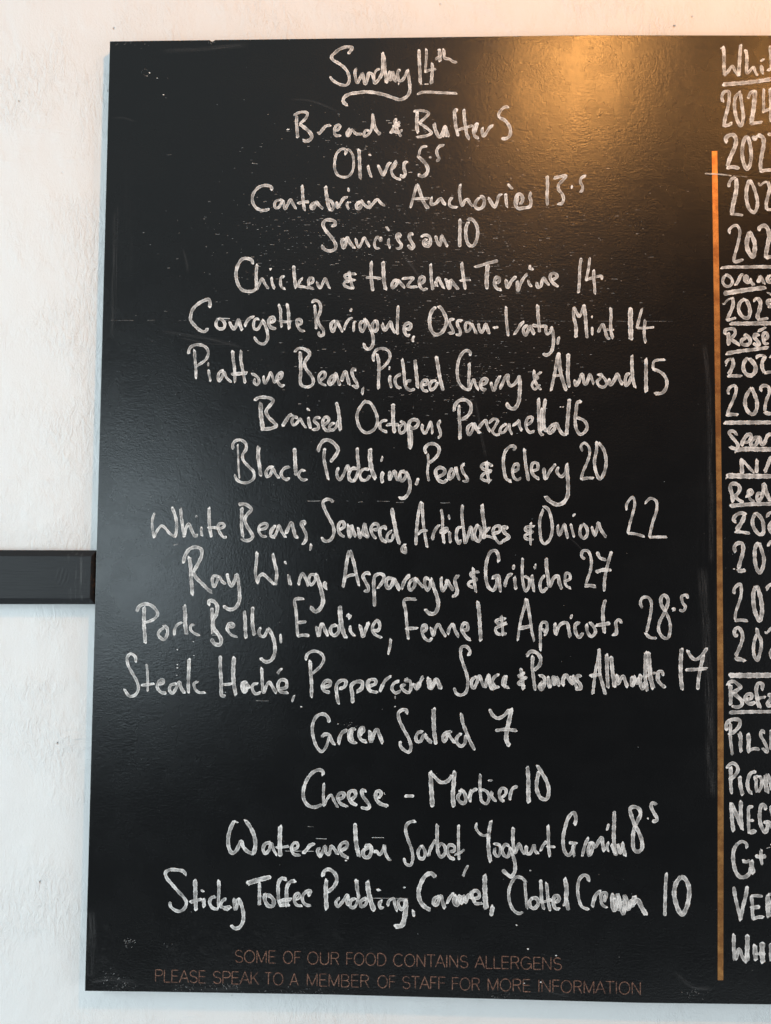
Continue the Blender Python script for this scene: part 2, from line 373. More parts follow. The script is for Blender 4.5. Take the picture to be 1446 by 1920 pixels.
FAINT_FLECKS = '10:1995,10899 2031,10895 2067,10891;11:1039,5760 1074,5767 1102,5774;7:2804,6355 2882,6355 2966,6358;7:3473,6343 3508,6350 3529,6350;9:3971,6346 4020,6345 4069,6349;7:4552,6344 4615,6344 4678,6348;6:2161,3741 2245,3739 2329,3740;15:3978,3825 3980,3791;5:2860,2137 2936,2134;7:8396,10707 8487,10701 8578,10690;2:525,12117 515,12118;2:476,12187 483,12193;2:577,12156 575,12148;3:527,12112 516,12112;3:545,12196 553,12191;3:552,12124 544,12120;3:464,12167 467,12175;3:572,12142 567,12135;3:506,12126 499,12129;3:465,12153 464,12161;3:505,12207 516,12208;4:535,12199 543,12196;2:552,12185 557,12180;3:596,557 612,567;4:520,625 535,636;5:628,649 653,654;5:554,639 580,645;4:498,641 515,657;2:565,615 591,622;4:583,652 592,660;4:578,631 584,634;5:520,575 537,578;3:561,615 567,617;4:513,604 517,608;3:522,561 535,564;4:499,628 515,636;3:622,638 640,649;2:527,553 543,562;4:513,606 525,620;3:632,612 650,623;4:546,667 550,672;3:604,630 620,640;3:541,607 556,617;3:247,109 244,93;2:301,139 293,132;2:236,140 233,129;2:343,225 336,220;2:244,264 239,256;2:279,180 263,167;2:299,78 285,63;2:347,143 339,136;2:265,146 253,126;3:448,174 429,160;3:435,215 427,198;2:278,229 273,219;2:383,146 374,128;4:384,223 365,211;2:306,179 300,173;3:278,230 266,211;3:292,140 281,131;2:293,146 281,129;1:344,293 328,279;2:236,250 233,240;1:257,183 246,167;4:342,166 340,159;2:546,99 547,88;2:455,37 452,25;2:505,67 502,48;3:571,74 578,59;2:417,33 412,21;2:395,81 400,63;2:530,35 526,30;3:373,45 361,42;3:541,116 542,109;3:432,155 418,144;2:489,92 488,87;3:529,97 536,95;3:533,78 526,74;3:450,152 434,149;2:664,73 664,55;3:522,179 533,177;3:554,112 563,107;2:526,126 532,114;2:495,76 496,53;3:524,109 513,93;2:430,88 421,68;2:640,50 625,46;3:514,110 521,104;2:502,58 489,39;2:500,125 486,117;2:529,77 530,65;3:479,57 473,52;3:414,76 416,55;2:435,99 422,83;2:501,187 502,177;2:1280,102 1262,99;3:1363,45 1377,36;2:1409,77 1399,73;2:1315,74 1333,70;2:1210,33 1208,28;3:1176,48 1188,39;2:1189,39 1198,36;3:1543,32 1537,30;2:1156,27 1149,20;3:1180,100 1192,88;2:1243,91 1255,87;2:1281,102 1279,94;2:1264,74 1249,69;2:1392,71 1401,57;2:1135,72 1136,62;3:1523,50 1513,40;2:1254,45 1262,28;2:1219,61 1211,54;3:1182,41 1173,34;3:1407,51 1414,49;3:1310,80 1320,74;2:1415,106 1412,99;2:1949,66 1952,57;3:1883,111 1887,87;3:1713,70 1719,53;2:1818,127 1820,112;2:1873,105 1877,86;2:1685,104 1696,90;3:1626,97 1634,81;2:1947,116 1950,97;3:1795,82 1807,69;3:1722,38 1724,30;2:1556,141 1561,120;3:2013,178 2015,164;2:1793,99 1798,94;2:1983,72 1987,55;2:1788,124 1797,104;2:2032,41 2035,28;2:1646,106 1650,101;2:1895,121 1899,113;2:1959,75 1963,70;2:1974,71 1978,67;2:1651,69 1660,59;2:2316,98 2321,92;2:1999,65 2003,58;3:1855,129 1858,114;2:1835,78 1848,58;2:1832,89 1839,64;2:1918,103 1924,97;3:2112,92 2113,82;2:1567,87 1569,61;2:1796,58 1797,50;2:1925,117 1931,106;3:1971,114 1975,93;2:1505,119 1512,107;2:1911,141 1916,134;2:1661,130 1668,116;2:1866,109 1875,90;3:1979,91 1982,72;2:2006,132 2007,111;2:1830,92 1842,69;2:1799,108 1813,93;1:2997,57 2991,44;2:2907,-10 2918,-18;2:2880,94 2869,86;1:2845,48 2838,44;2:3039,66 3033,64;3:2904,10 2898,-4;2:3033,80 3030,69;2:3053,94 3046,89;2:2122,32 2133,29;2:3241,52 3233,44;2:2546,62 2555,45;3:2614,48 2621,43;3:2646,107 2631,106;3:2352,53 2333,49;3:2063,35 2070,16;2:2521,-10 2527,-13;3:2634,22 2632,17;3:2700,27 2708,12;2:2726,43 2733,34;3:3170,28 3159,12;2:3054,81 3063,76;2:2262,50 2270,34;2:1932,24 1924,18;2:2791,60 2804,55;2:2838,50 2852,41;2:3487,79 3481,78;2:3207,64 3211,59;2:3067,50 3080,38;2:2763,48 2767,34;3:3409,96 3414,91;2:2891,90 2879,83;3:2808,53 2800,36;2:2173,34 2156,30;2:2343,30 2350,26;2:3288,70 3291,60;2:2918,87 2910,86;3:2350,50 2334,42;2:2693,59 2690,46;2:2651,12 2644,10;2:2429,25 2410,18;3:7850,63 7860,57;2:7764,116 7745,112;3:7739,124 7747,120;2:7841,133 7846,129;1:7784,220 7777,204;2:7748,45 7757,44;3:7778,95 7787,94;3:7897,80 7914,70;2:7763,162 7779,159;3:7845,78 7839,76;3:7713,152 7723,148;2:7782,124 7788,121;3:7818,154 7833,143;2:7850,150 7858,133;3:7770,177 7780,177;2:7811,196 7813,183;3:7641,158 7653,150;2:7819,166 7802,164;2:7784,118 7804,116;3:7818,160 7836,159;2:7912,151 7911,135;2:7706,154 7719,148;3:7712,145 7718,136;2:7977,161 7961,153;3:7853,151 7865,147;2:7727,96 7739,81;2:5248,55 5230,47;3:5241,47 5253,44;3:5370,72 5360,67;2:5320,48 5317,30;2:5465,96 5469,87;2:5290,46 5282,29;2:5405,49 5410,36;2:5437,53 5440,49;3:5467,81 5455,68;3:5451,80 5448,74;2:5286,40 5277,37;2:5421,96 5427,95;2:5543,64 5551,60;2:5263,62 5257,49;2:5580,25 5577,20;2:5370,145 5376,144;3:1368,12570 1379,12567;2:1370,12593 1381,12596;4:1418,12583 1431,12578;3:1441,12577 1460,12577;3:1405,12550 1419,12548;4:1404,12558 1418,12562;4:1392,12566 1411,12559;3:1425,12577 1436,12578;2:1436,12586 1456,12581;2:4689,12612 4698,12617;2:4530,12605 4555,12605;2:4546,12597 4555,12603;2:4588,12617 4597,12624;3:4556,12609 4566,12611;2:4574,12611 4588,12612;3:4516,12617 4523,12620;3:4678,12617 4690,12620;3:3408,3455 3391,3443;3:3468,3434 3482,3426;4:3413,3478 3426,3473;3:3369,3426 3358,3421;3:3352,3463 3358,3459;3:3386,3441 3369,3435;2:3499,3438 3492,3431;3:3390,3482 3396,3471;2:3421,3379 3419,3368;3:3385,3442 3380,3436;2:3435,3400 3433,3393;2:3392,3430 3392,3422;3:3328,3449 3316,3444;2:3451,3422 3462,3406;3:1057,591 1053,581;2:1046,549 1042,540;2:1072,586 1057,566;3:1024,624 1021,609;2:142,12501 156,12505;2:96,12548 110,12543;2:238,12574 247,12572;3:124,12561 132,12564;3:448,12495 465,12495;3:307,12573 319,12578;3:494,12553 511,12558;3:-75,12543 -63,12546;3:222,12556 235,12560;2:363,12541 377,12547;3:-446,12524 -437,12523;2:551,12542 559,12541;3:116,12549 123,12546;2:-11,12512 3,12513;2:8288,5735 8281,5730;2:8193,5882 8199,5873;2:8145,6003 8150,6003;2:8331,5711 8339,5702;2:8116,6161 8115,6152;2:8540,5806 8540,5799;2:8053,6039 8054,6033;2:8339,5779 8332,5778;1:8132,5904 8123,5902;2:8244,5919 8236,5908;2:8504,5847 8510,5839;2:8228,5834 8226,5829;2:8683,5804 8688,5801;2:7973,5976 7972,5965'
SMEARS = '64:793,8622 1117,8565 1512,8501 1943,8387;29:1010,8536 1513,8444 1799,8444;58:1071,9766 1133,9548 1165,9374;44:38,11529 206,11536 426,11476;177:7942,5559 7995,4597 8021,3643 8039,2562;97:7994,8495 8044,7931 8061,6670 8058,5560;43:2465,11782 2790,11751 3188,11587;71:3993,9706 4222,9404 4366,9145;63:4993,7742 5065,7353 5150,6917;65:141,10293 146,9490 148,8476;29:183,10366 186,9636 192,8765;57:5045,12561 5224,12501 5403,12455;111:38,101 280,147 713,90;83:1253,88 1531,41 2082,81;94:7524,416 7791,224 8058,217;68:5838,180 6041,105 6277,70;87:710,12460 1293,12485 1946,12540;209:48,1061 73,655 58,115;35:6181,5959 6388,5752 6526,5546;50:39,5624 52,5413 45,5132;28:76,5589 89,5343 85,5202'
NOTICE = [[('SOME', 193.8, 39.9, 246.8, 39.8, 15.3), ('OF', 256.3, 39.8, 279.0, 39.8, 15.3), ('OUR', 287.5, 39.8, 328.2, 39.7, 15.3), ('FOOD', 337.5, 39.7, 388.8, 39.7, 15.3), ('CONTAINS', 397.9, 39.6, 493.5, 39.5, 15.2), ('ALLERGENS', 502.9, 39.5, 612.7, 39.4, 15.2)],
  [('PLEASE', 90.6, 13.0, 156.8, 12.8, 15.3), ('SPEAK', 165.8, 12.7, 225.2, 12.6, 15.3), ('TO', 233.0, 12.5, 256.7, 12.5, 15.3), ('A', 265.9, 12.4, 277.6, 12.4, 15.2), ('MEMBER', 287.0, 12.4, 366.9, 12.2, 15.2), ('OF', 378.0, 12.1, 401.4, 12.1, 15.2), ('STAFF', 409.6, 12.0, 464.9, 11.9, 15.2), ('FOR', 473.0, 11.8, 508.5, 11.7, 15.2), ('MORE', 518.5, 11.7, 573.2, 11.6, 15.1), ('INFORMATION', 582.4, 11.5, 712.4, 11.2, 15.1)]]
STRIPE_LEFT = [(811.9, 1104.7), (812.9, 877.9), (813.5, 750.9), (814.0, 632.3), (813.4, 507.9), (812.9, 384.8), (812.0, 263.0), (809.9, 31.0)]
STRIPE_RIGHT = [(819.0, 1104.7), (820.4, 877.9), (820.3, 751.0), (820.8, 632.3), (820.8, 508.0), (820.5, 384.9), (819.5, 263.1), (816.9, 31.2)]
TOP_EDGE = [(1.9, 1260.6), (70.7, 1261.0), (139.2, 1261.4), (140.0, 1259.9), (142.9, 1259.4), (145.1, 1260.6), (145.8, 1261.5), (324.8, 1262.4), (504.5, 1263.4), (647.1, 1264.2), (891.5, 1261.9)]
BOTTOM_EDGE = [(-0.1, -1.1), (84.0, -0.2), (318.3, 1.6), (564.2, 0.9), (711.8, 0.4), (876.4, 2.3)]
RAIL = [(-126.3, 495.3), (-0.5, 496.6), (-0.1, 568.0), (-128.5, 567.2)]  # bottom left, bottom right end, top right end, top left
WRITING = [
  ('heading', 'Sunday 14th', {
    'dish': '43:3272,12408 3307,12449 3325,12485 3307,12497 3239,12500 3168,12477 3097,12423 3048,12368 3066,12322 3143,12275 3216,12219 3266,12155 3291,12072 3285,12008 3254,11971 3200,11972 3128,12000 3065,12041 3033,12087;43:3386,12205 3369,12163 3369,12108 3383,12044 3402,12003 3424,12035 3450,12099 3468,12135 3477,12098 3491,12034 3505,11988 3527,12025 3544,12089 3553,12135 3584,12130 3607,12107 3621,12052 3635,11997 3661,12015 3710,12079 3736,12152 3742,12243 3741,12344 3738,12418;43:3734,12409 3761,12326 3767,12225 3776,12133 3786,12060 3795,11996;29:3704,12193 3664,12180 3638,12143 3625,12088 3630,12024;43:3795,12005 3813,12060 3830,12124 3848,12160 3830,12096 3831,12050 3853,12041 3866,12096 3875,12151 3893,12096 3907,12031 3929,12013;43:3973,12182 3950,12159 3942,12105 3956,12040 3978,12022 4010,12040 4045,12095 4067,12150 4080,12177;47:4077,12177 4085,12113 4099,12030 4108,11948 4105,11875 4078,11820 4025,11779 3972,11766 3891,11789 3775,11831 3658,11859 3524,11874 3390,11861 3292,11843 3229,11802 3212,11752 3239,11710 3271,11692;18:3956,11999 3959,11972;39:4228,12456 4231,12323 4241,12167 4246,12038 4251,11984;36:4325,12464 4329,12377 4321,12258 4314,12148;36:4308,12139 4357,12166 4410,12179 4455,12184;43:4403,12271 4410,12184 4402,12083 4398,11983;43:4502,12458 4507,12385 4512,12289;39:4450,12321 4481,12344 4521,12362;43:4560,12462 4565,12394 4570,12339 4597,12329 4641,12320 4686,12287 4735,12278;43:4480,12445 4516,12449;6:4242,11974 4287,11974;14:4305,11979 4358,11979',
    'underline': '32:4208,11838 4270,11865 4386,11868 4510,11859 4635,11853 4737,11848',
}),
  ('line', 'Bread & Butter 5', {
    'dish': '18:2456,11364 2489,11364;36:2546,11562 2594,11586 2666,11604 2726,11592 2727,11549 2685,11488 2632,11445;40:2588,11556 2587,11445 2597,11335 2605,11250;43:2626,11439 2699,11384 2772,11316 2796,11261 2767,11218 2719,11200 2677,11213;40:2874,11310 2898,11309 2939,11358 2986,11407 3046,11419;36:3178,11388 3166,11418 3130,11418 3101,11357 3107,11290 3144,11272 3185,11278;36:3107,11345 3143,11351 3178,11400;36:3304,11375 3269,11308 3281,11265 3311,11308 3334,11356 3358,11332 3395,11295 3430,11295 3472,11295;36:3561,11343 3519,11349 3496,11295 3508,11264 3550,11288 3591,11349 3608,11428 3613,11575;47:3613,11550 3626,11453 3651,11367 3687,11318 3717,11294;39:3936,11500 3907,11470 3913,11415 3878,11354 3848,11311;36:3883,11403 3931,11408 3972,11457 3931,11421 3973,11414 3919,11390;43:3919,11463 3937,11366 3968,11305 3992,11262;43:3848,11311 3896,11329 3956,11317 4009,11347;6:3793,11480 3841,11480;6:3823,11448 3871,11447;36:4162,11603 4239,11614 4323,11602 4365,11577 4323,11522 4264,11468 4235,11444;43:4210,11596 4205,11474 4211,11352 4224,11310;43:4247,11437 4312,11394 4372,11345 4402,11309 4349,11272 4266,11255 4206,11249;43:4437,11437 4450,11363 4480,11290 4510,11247 4539,11278 4563,11351 4586,11393 4604,11338 4634,11253;36:4574,11387 4563,11326 4557,11253;36:4586,11387 4593,11314 4599,11253;43:4751,11624 4716,11612 4716,11496 4729,11386 4759,11265;46:4835,11630 4841,11508 4860,11374 4878,11276 4908,11221;36:4729,11332 4800,11362 4883,11386 4954,11410;39:5025,11440 4984,11403 4967,11324 4985,11258 5032,11233;39:5020,11440 4996,11361 4990,11312;36:5085,11379 5079,11324 5097,11257 5145,11324 5186,11384 5227,11408',
    'price': '36:5434,11657 5381,11657 5322,11603 5298,11554 5310,11505;46:5310,11511 5381,11475 5435,11407 5458,11322 5441,11256 5394,11225 5340,11226',
}),
  ('line', 'Olives 5.5', {
    'dish': '36:3242,11015 3260,11052 3247,11088 3194,11089 3134,11028 3108,10918 3113,10809 3150,10736 3222,10705 3293,10717 3346,10784 3363,10881 3350,11003 3301,11076 3271,11088;43:3433,11088 3440,10954 3447,10808 3455,10680;39:3554,10862 3573,10783 3603,10704;29:3565,11014 3595,11004;43:3691,10868 3734,10770 3758,10728 3793,10794 3828,10879 3858,10903;36:3935,10928 3888,10855 3871,10782 3895,10721 3943,10685 3997,10672;36:3870,10812 3914,10855 3939,10921;39:4084,10909 4048,10903 4037,10830 4055,10745 4026,10709 3990,10733;6:4100,10772 4150,10771',
    'price': '36:4344,11127 4279,11115 4249,11072 4238,11011 4220,10981;43:4226,10987 4292,10926 4340,10865 4358,10799 4329,10738 4281,10714 4228,10738;29:4375,10975 4404,10974;36:4570,11138 4516,11126 4475,11071 4481,11011 4506,10950 4470,10920;6:4195,10872 4230,10872',
}),
  ('line', 'Cantabrian Anchovies 13.5', {
    'dish': '43:2258,10532 2264,10568 2230,10590 2158,10595 2087,10568 2028,10502 2005,10423 2018,10350 2061,10289 2128,10258 2194,10258 2235,10276;36:2371,10398 2323,10379 2306,10337 2319,10288 2361,10294 2390,10337 2407,10391 2371,10398;39:2419,10391 2432,10337 2451,10276 2486,10337 2521,10403 2551,10349 2594,10276;39:2673,10597 2680,10518 2688,10409 2701,10312 2712,10251;36:2617,10348 2689,10366 2766,10372;39:2850,10366 2803,10324 2797,10287 2827,10275 2862,10348 2868,10372 2904,10324 2958,10275;43:2988,10584 2997,10505 3010,10420 3029,10323 3054,10257;39:2993,10408 3046,10396 3089,10347 3095,10287 3060,10251;39:3142,10372 3149,10293 3190,10347 3237,10420 3285,10432;39:3285,10371 3280,10323 3304,10268;18:3285,10359 3333,10365;32:3295,10559 3302,10511;43:3452,10377 3405,10323 3417,10280 3453,10286 3476,10347 3464,10389 3512,10328 3578,10280;43:3565,10377 3583,10328 3572,10286 3619,10334 3684,10401 3738,10346 3786,10316;39:4217,10611 4188,10514 4159,10406 4130,10285;46:4223,10599 4259,10490 4296,10381 4338,10309 4367,10278;36:4159,10406 4248,10411 4373,10411;43:4408,10429 4409,10333 4462,10344 4533,10411 4568,10356 4598,10326;39:4686,10429 4651,10380 4651,10320 4687,10296 4752,10290;39:4792,10604 4781,10513 4793,10392 4817,10314 4852,10380 4888,10398 4923,10343 4965,10301;43:5047,10428 5000,10367 4989,10307 5030,10271 5089,10295 5112,10367 5094,10428 5059,10440;42:5177,10415 5201,10355 5242,10301 5273,10331;42:5165,10421 5201,10367 5248,10295 5284,10367 5307,10451 5348,10469;42:5395,10475 5401,10391 5414,10294;35:5425,10608 5454,10571 5484,10541;42:5590,10330 5620,10390 5602,10463 5566,10469 5531,10414 5525,10330 5561,10276 5632,10282 5714,10300 5732,10366 5714,10438 5731,10492;42:5555,10439 5543,10330',
    'price': '42:5946,10715 5949,10570 5943,10438 5949,10317;39:6032,10684 6102,10702 6191,10714 6143,10648 6096,10594 6096,10534 6143,10467 6161,10401 6137,10341 6084,10335;32:6279,10581 6264,10545;39:6455,10719 6396,10683 6384,10629 6414,10569 6408,10521 6384,10491',
}),
  ('line', 'Saucisson 10', {
    'dish': '43:3075,10039 3122,10057 3121,10099 3062,10123 2996,10118 2961,10069 2986,9997 3046,9924 3101,9852 3137,9779 3126,9725 3055,9701 2983,9725 2947,9773;39:3261,9869 3220,9845 3220,9791 3239,9743 3268,9791 3285,9882 3333,9803 3387,9737;39:3404,9869 3416,9803 3447,9749 3482,9815 3516,9881 3553,9815 3589,9755;36:3736,9893 3737,9839 3695,9893 3659,9839 3654,9779 3678,9737 3720,9743;36:3843,9869 3838,9809 3862,9742;28:3806,10032 3848,9977;43:4003,9893 3973,9935 3949,9911 3974,9839 4010,9790 3998,9742 3945,9736;43:4169,9929 4127,9935 4116,9887 4152,9814 4176,9766 4152,9730 4099,9778;43:4275,9893 4323,9917 4382,9898 4400,9826 4377,9766 4323,9778 4305,9826 4347,9862;39:4323,9790 4382,9826;39:4470,9904 4483,9838 4524,9778 4542,9850 4547,9910 4583,9838 4625,9760',
    'price': '43:4788,10133 4789,10006 4787,9874 4787,9760;46:4889,10133 4948,10126 5001,10066 5025,9970 5014,9862 4967,9772 4914,9778 4878,9850 4866,9958 4877,10042 4901,10090',
}),
  ('line', 'Chicken & Hazelnut Terrine 14', {
    'dish': '43:2026,9526 2013,9575 1947,9601 1887,9593 1835,9526 1806,9430 1808,9333 1840,9237 1894,9171 1966,9153 2038,9159 2079,9189;39:2086,9520 2075,9418 2077,9297 2085,9183 2120,9261 2154,9327 2191,9261 2240,9189;39:2279,9345 2293,9261 2324,9189;32:2269,9466 2258,9448;39:2452,9358 2411,9345 2400,9285 2418,9213 2466,9189;43:2575,9502 2583,9394 2596,9285 2609,9201;36:2697,9334 2661,9297 2644,9249 2644,9225 2704,9219 2776,9201;39:2775,9249 2834,9285 2833,9334 2792,9334 2775,9273 2787,9213 2847,9189;39:2893,9286 2906,9237 2936,9201 2971,9274 3000,9334 3030,9262 3061,9195;43:3314,9424 3332,9334 3351,9262 3375,9190;36:3409,9394 3320,9388 3261,9370 3273,9334 3321,9322 3398,9304;39:3321,9292 3262,9280 3256,9238 3310,9208 3369,9196;43:3615,9562 3610,9442 3617,9310 3636,9166;46:3769,9556 3776,9430 3783,9298 3808,9178;36:3546,9340 3617,9346 3747,9328;39:3984,9298 3925,9304 3890,9250 3902,9202 3949,9244 3972,9304 4014,9256 4062,9202;39:4025,9328 4102,9334 4173,9334 4126,9274 4097,9226 4138,9214 4227,9220;39:4250,9250 4315,9292 4315,9346 4273,9346 4250,9286 4268,9214 4310,9178 4357,9196;42:4402,9526 4409,9418 4415,9298 4434,9178;39:4445,9220 4480,9286 4509,9340 4539,9274 4581,9196;42:4463,9286 4492,9226;42:4604,9328 4628,9262 4652,9191 4669,9262 4669,9310 4716,9250 4770,9185;39:4622,9286 4657,9298;42:4815,9544 4827,9430 4846,9298 4864,9185;32:4793,9298 4857,9310 4934,9310;42:4986,9484 5057,9502 5151,9532 5292,9568;49:5162,9514 5151,9406 5146,9298 5152,9191;42:5275,9263 5316,9299 5310,9334 5275,9346 5251,9298 5257,9233 5287,9191 5340,9179;42:5404,9316 5410,9251 5422,9203 5469,9287 5533,9358;42:5551,9299 5557,9161 5586,9239 5633,9334 5680,9388;35:5721,9508 5715,9466 5762,9454;39:5697,9305 5709,9257 5739,9221;39:5809,9281 5821,9215 5862,9227 5879,9299 5903,9341 5932,9287 5973,9245;42:6008,9311 6055,9335 6078,9364 6043,9400 5996,9388 5985,9335 6020,9275 6090,9221',
    'price': '39:6394,9603 6377,9490 6371,9347 6365,9227 6356,9138;35:6506,9609 6494,9490 6476,9394 6458,9299;35:6458,9311 6546,9341 6663,9359 6663,9317;39:6558,9448 6558,9347 6569,9228 6572,9126',
}),
  ('line', 'Courgette Barigoule, Ossau-Iraty, Mint 14', {
    'dish': '43:1454,8936 1461,8996 1443,9044 1383,9032 1300,8984 1230,8911 1205,8827 1203,8767 1258,8695 1331,8629 1397,8609 1438,8653;39:1579,8792 1550,8743 1551,8683 1593,8648 1653,8660 1664,8720 1627,8768 1579,8792;14:1555,8789 1728,8787;43:1729,8744 1747,8696 1790,8648 1825,8708 1847,8774 1866,8708 1898,8630;39:1932,8684 1961,8750 2008,8798 2055,8810;39:2121,8780 2074,8780 2051,8720 2064,8648 2106,8643 2141,8697 2181,8769;43:2169,8769 2206,8697 2237,8601 2239,8505 2192,8445 2121,8463 2060,8535;43:2271,8733 2324,8757 2311,8805 2270,8793 2253,8721 2284,8667 2350,8649;39:2380,8979 2405,8913 2413,8781 2426,8673;43:2493,8991 2512,8889 2520,8769 2528,8649;32:2395,8757 2461,8745 2556,8751;36:2652,8709 2687,8721 2680,8769 2633,8775 2634,8709 2670,8638 2730,8614;43:2826,9003 2861,9033 2915,9015 2945,8949 2934,8866 2906,8782 2937,8698 2985,8626 2980,8567 2932,8561 2920,8608;36:2862,8973 2875,8854 2886,8746 2887,8650;39:3137,8764 3090,8722 3085,8662 3109,8615 3144,8686 3161,8758 3197,8687 3240,8609;39:3257,8645 3286,8723 3327,8782 3368,8800;32:3358,8926 3340,8884;35:3392,8747 3387,8687 3387,8615;18:3386,8747 3419,8749;39:3516,8759 3475,8723 3476,8657 3500,8616 3540,8687 3528,8783;39:3534,8783 3582,8711 3630,8604 3649,8508 3638,8425 3591,8377 3543,8401 3525,8455;39:3676,8771 3635,8705 3647,8640 3677,8616 3706,8676 3693,8747 3676,8771;42:3765,8723 3777,8676 3801,8634 3842,8688 3877,8748 3895,8676 3931,8616 3954,8605;42:3975,8963 3970,8819 3966,8688 3972,8581;42:4078,8652 4125,8653 4148,8706 4119,8730 4066,8700 4060,8629 4096,8563 4132,8569;32:4191,8557 4173,8522 4177,8480;42:4476,8945 4435,8910 4401,8832 4395,8725 4420,8629 4473,8576 4543,8594 4596,8665 4619,8761 4589,8856 4541,8934 4506,8957;39:4719,8779 4672,8779 4660,8725 4696,8654 4708,8606 4649,8594;39:4825,8761 4766,8761 4766,8701 4796,8642 4796,8577 4743,8576;39:4942,8726 4883,8737 4866,8672 4884,8618 4931,8654 4948,8720 4984,8654 5013,8589;42:5042,8726 5048,8666 5083,8607 5118,8666 5136,8720 5160,8655 5183,8589;35:5236,8667 5300,8679;39:5405,8953 5405,8833 5417,8691 5433,8560;39:5511,8578 5564,8655 5599,8715 5640,8751;42:5681,8709 5634,8656 5640,8596 5663,8573 5704,8656 5722,8691 5751,8632 5774,8579;39:5818,8977 5824,8858 5835,8727 5844,8614;39:5751,8709 5821,8692 5891,8692 5932,8692 5926,8632 5950,8585 5990,8621 6002,8686;42:6002,8686 6025,8585 6025,8443 5996,8348 5938,8307 5891,8324;35:6101,8550 6090,8502 6084,8449;42:6294,8948 6294,8823 6323,8693 6323,8544;42:6300,8942 6335,8871 6364,8823 6405,8894 6426,8978;45:6428,8978 6446,8835 6457,8681 6468,8539;28:6533,8829 6531,8806;31:6536,8681 6536,8574;38:6614,8610 6643,8675 6673,8717 6701,8646 6736,8539 6765,8522;38:6778,8942 6784,8836 6777,8717 6783,8622 6806,8528;31:6719,8646 6818,8646',
    'price': '56:7040,8937 7036,8800 7039,8658 7042,8516;35:7191,8931 7162,8836 7138,8741 7120,8670;31:7120,8670 7219,8668 7341,8680;42:7231,8777 7219,8671 7218,8564 7235,8476',
}),
  ('line', 'Piattone Beans, Pickled Cherry & Almond 15', {
    'dish': '39:1182,8311 1198,8383 1251,8425 1347,8431 1419,8395 1450,8324 1422,8240 1351,8180 1293,8144;39:1262,8365 1273,8239 1287,8108 1290,7977;25:1456,8192 1447,8150;36:1458,8097 1468,8025 1487,7941;39:1657,8091 1604,8061 1587,8001 1600,7942 1641,8002 1663,8067 1700,7990 1767,7931;43:1775,8354 1785,8241 1805,8110 1814,7931;43:1890,8355 1886,8241 1912,8110 1951,7919;46:1765,8038 1866,8044 1973,8057;39:2032,8045 2080,8027 2128,7980 2135,7932 2106,7896 2070,7932 2081,7979;39:2193,8016 2200,7956 2218,7914 2259,7992 2287,8064 2318,7992 2343,7933 2366,7957;36:2372,7969 2431,7993 2435,8064 2394,8040 2371,7980 2396,7921 2438,7880 2473,7898;36:2603,8339 2656,8387 2727,8381 2799,8327;43:2680,8339 2686,8208 2690,8077 2686,7934 2710,7887 2781,7869;43:2727,8381 2787,8351 2805,8304 2765,8244 2736,8184 2760,8113 2815,8042 2857,7970 2852,7911 2805,7875 2734,7869;35:2952,7959 3010,8007 3010,8066 2974,8072 2933,8018 2934,7953 2976,7911 3029,7894;43:3134,8031 3087,7995 3064,7935 3088,7906 3135,7959 3151,8055 3182,7972 3212,7894;39:3235,7948 3252,8019 3281,8079 3312,7996 3336,7901;39:3423,8097 3381,8115 3370,8067 3394,7996 3436,7925 3443,7866 3378,7895;39:3519,7866 3508,7777;42:3657,8217 3651,8294 3697,8372 3779,8390 3851,8354 3875,8283 3840,8200 3770,8128 3711,8092;42:3698,8318 3722,8223 3729,8092 3724,7962 3726,7849;42:3877,8027 3872,7962 3896,7867;28:3870,8146 3864,8105;39:4018,8046 3959,8010 3942,7951 3972,7880 4020,7856;39:4034,8248 4053,8129 4065,8010 4084,7880 4137,7833 4202,7845;35:4154,7957 4101,7951 4090,7904;42:4205,8236 4217,8118 4230,7999 4243,7863;42:4313,7905 4366,7917 4365,7964 4318,7964 4295,7904 4319,7834 4378,7822;39:4488,7964 4430,7952 4401,7893 4419,7840 4471,7870 4506,7941;46:4486,8285 4511,8142 4535,8000 4577,7835;42:4932,8298 4932,8345 4873,8363 4815,8309 4774,8202 4763,8084 4782,7954 4841,7871 4899,7842 4946,7854;42:4921,8197 4922,8084 4916,7966 4922,7860 4957,7931 4981,7978 5010,7895 5045,7842;42:5074,7907 5139,7931 5156,7979 5109,7990 5074,7943 5086,7860 5139,7837;42:5209,7943 5221,7884 5244,7837 5285,7944 5325,8027;42:5326,7855 5372,7956 5419,8039 5448,8039;42:5436,8027 5431,7956 5466,7897 5518,7921 5559,7980 5576,8027;45:5576,8027 5588,7921 5583,7780 5565,7662 5507,7591 5443,7614 5414,7667;35:5868,8082 5804,8034 5792,8022 5827,8005 5769,7957 5746,7898 5781,7851 5851,7910;35:5775,8105 5775,8028 5792,7946 5827,7887 5862,7846;45:6095,8337 6072,8230 6049,8088 6019,7946 5996,7834;45:6095,8337 6107,8207 6124,8065 6159,7935 6194,7835;35:6025,8029 6130,8041;49:6223,8325 6220,8183 6217,8030 6235,7882;42:6310,7977 6322,7900 6357,7948 6403,8054 6421,7995 6438,7924 6461,7925 6502,8054 6531,7984 6554,7925;38:6607,8043 6659,8049 6636,7996 6601,7960 6624,7902 6682,7884 6723,7926 6705,7984 6665,8031;42:6752,7996 6775,7914 6821,7973 6862,8056 6891,7985 6931,7920;38:7025,8068 6984,8044 6966,7974 6977,7903 7012,7938 7042,8021;45:7055,8304 7054,8186 7059,8068 7070,7962 7093,7880',
    'price': '45:7238,8263 7237,8128 7236,7975 7238,7822;38:7483,8252 7344,8228 7326,8128;42:7326,8122 7389,8104 7459,8058 7504,7976 7498,7881 7446,7811 7347,7799',
}),
  ('line', 'Braised Octopus Panzanella 16', {
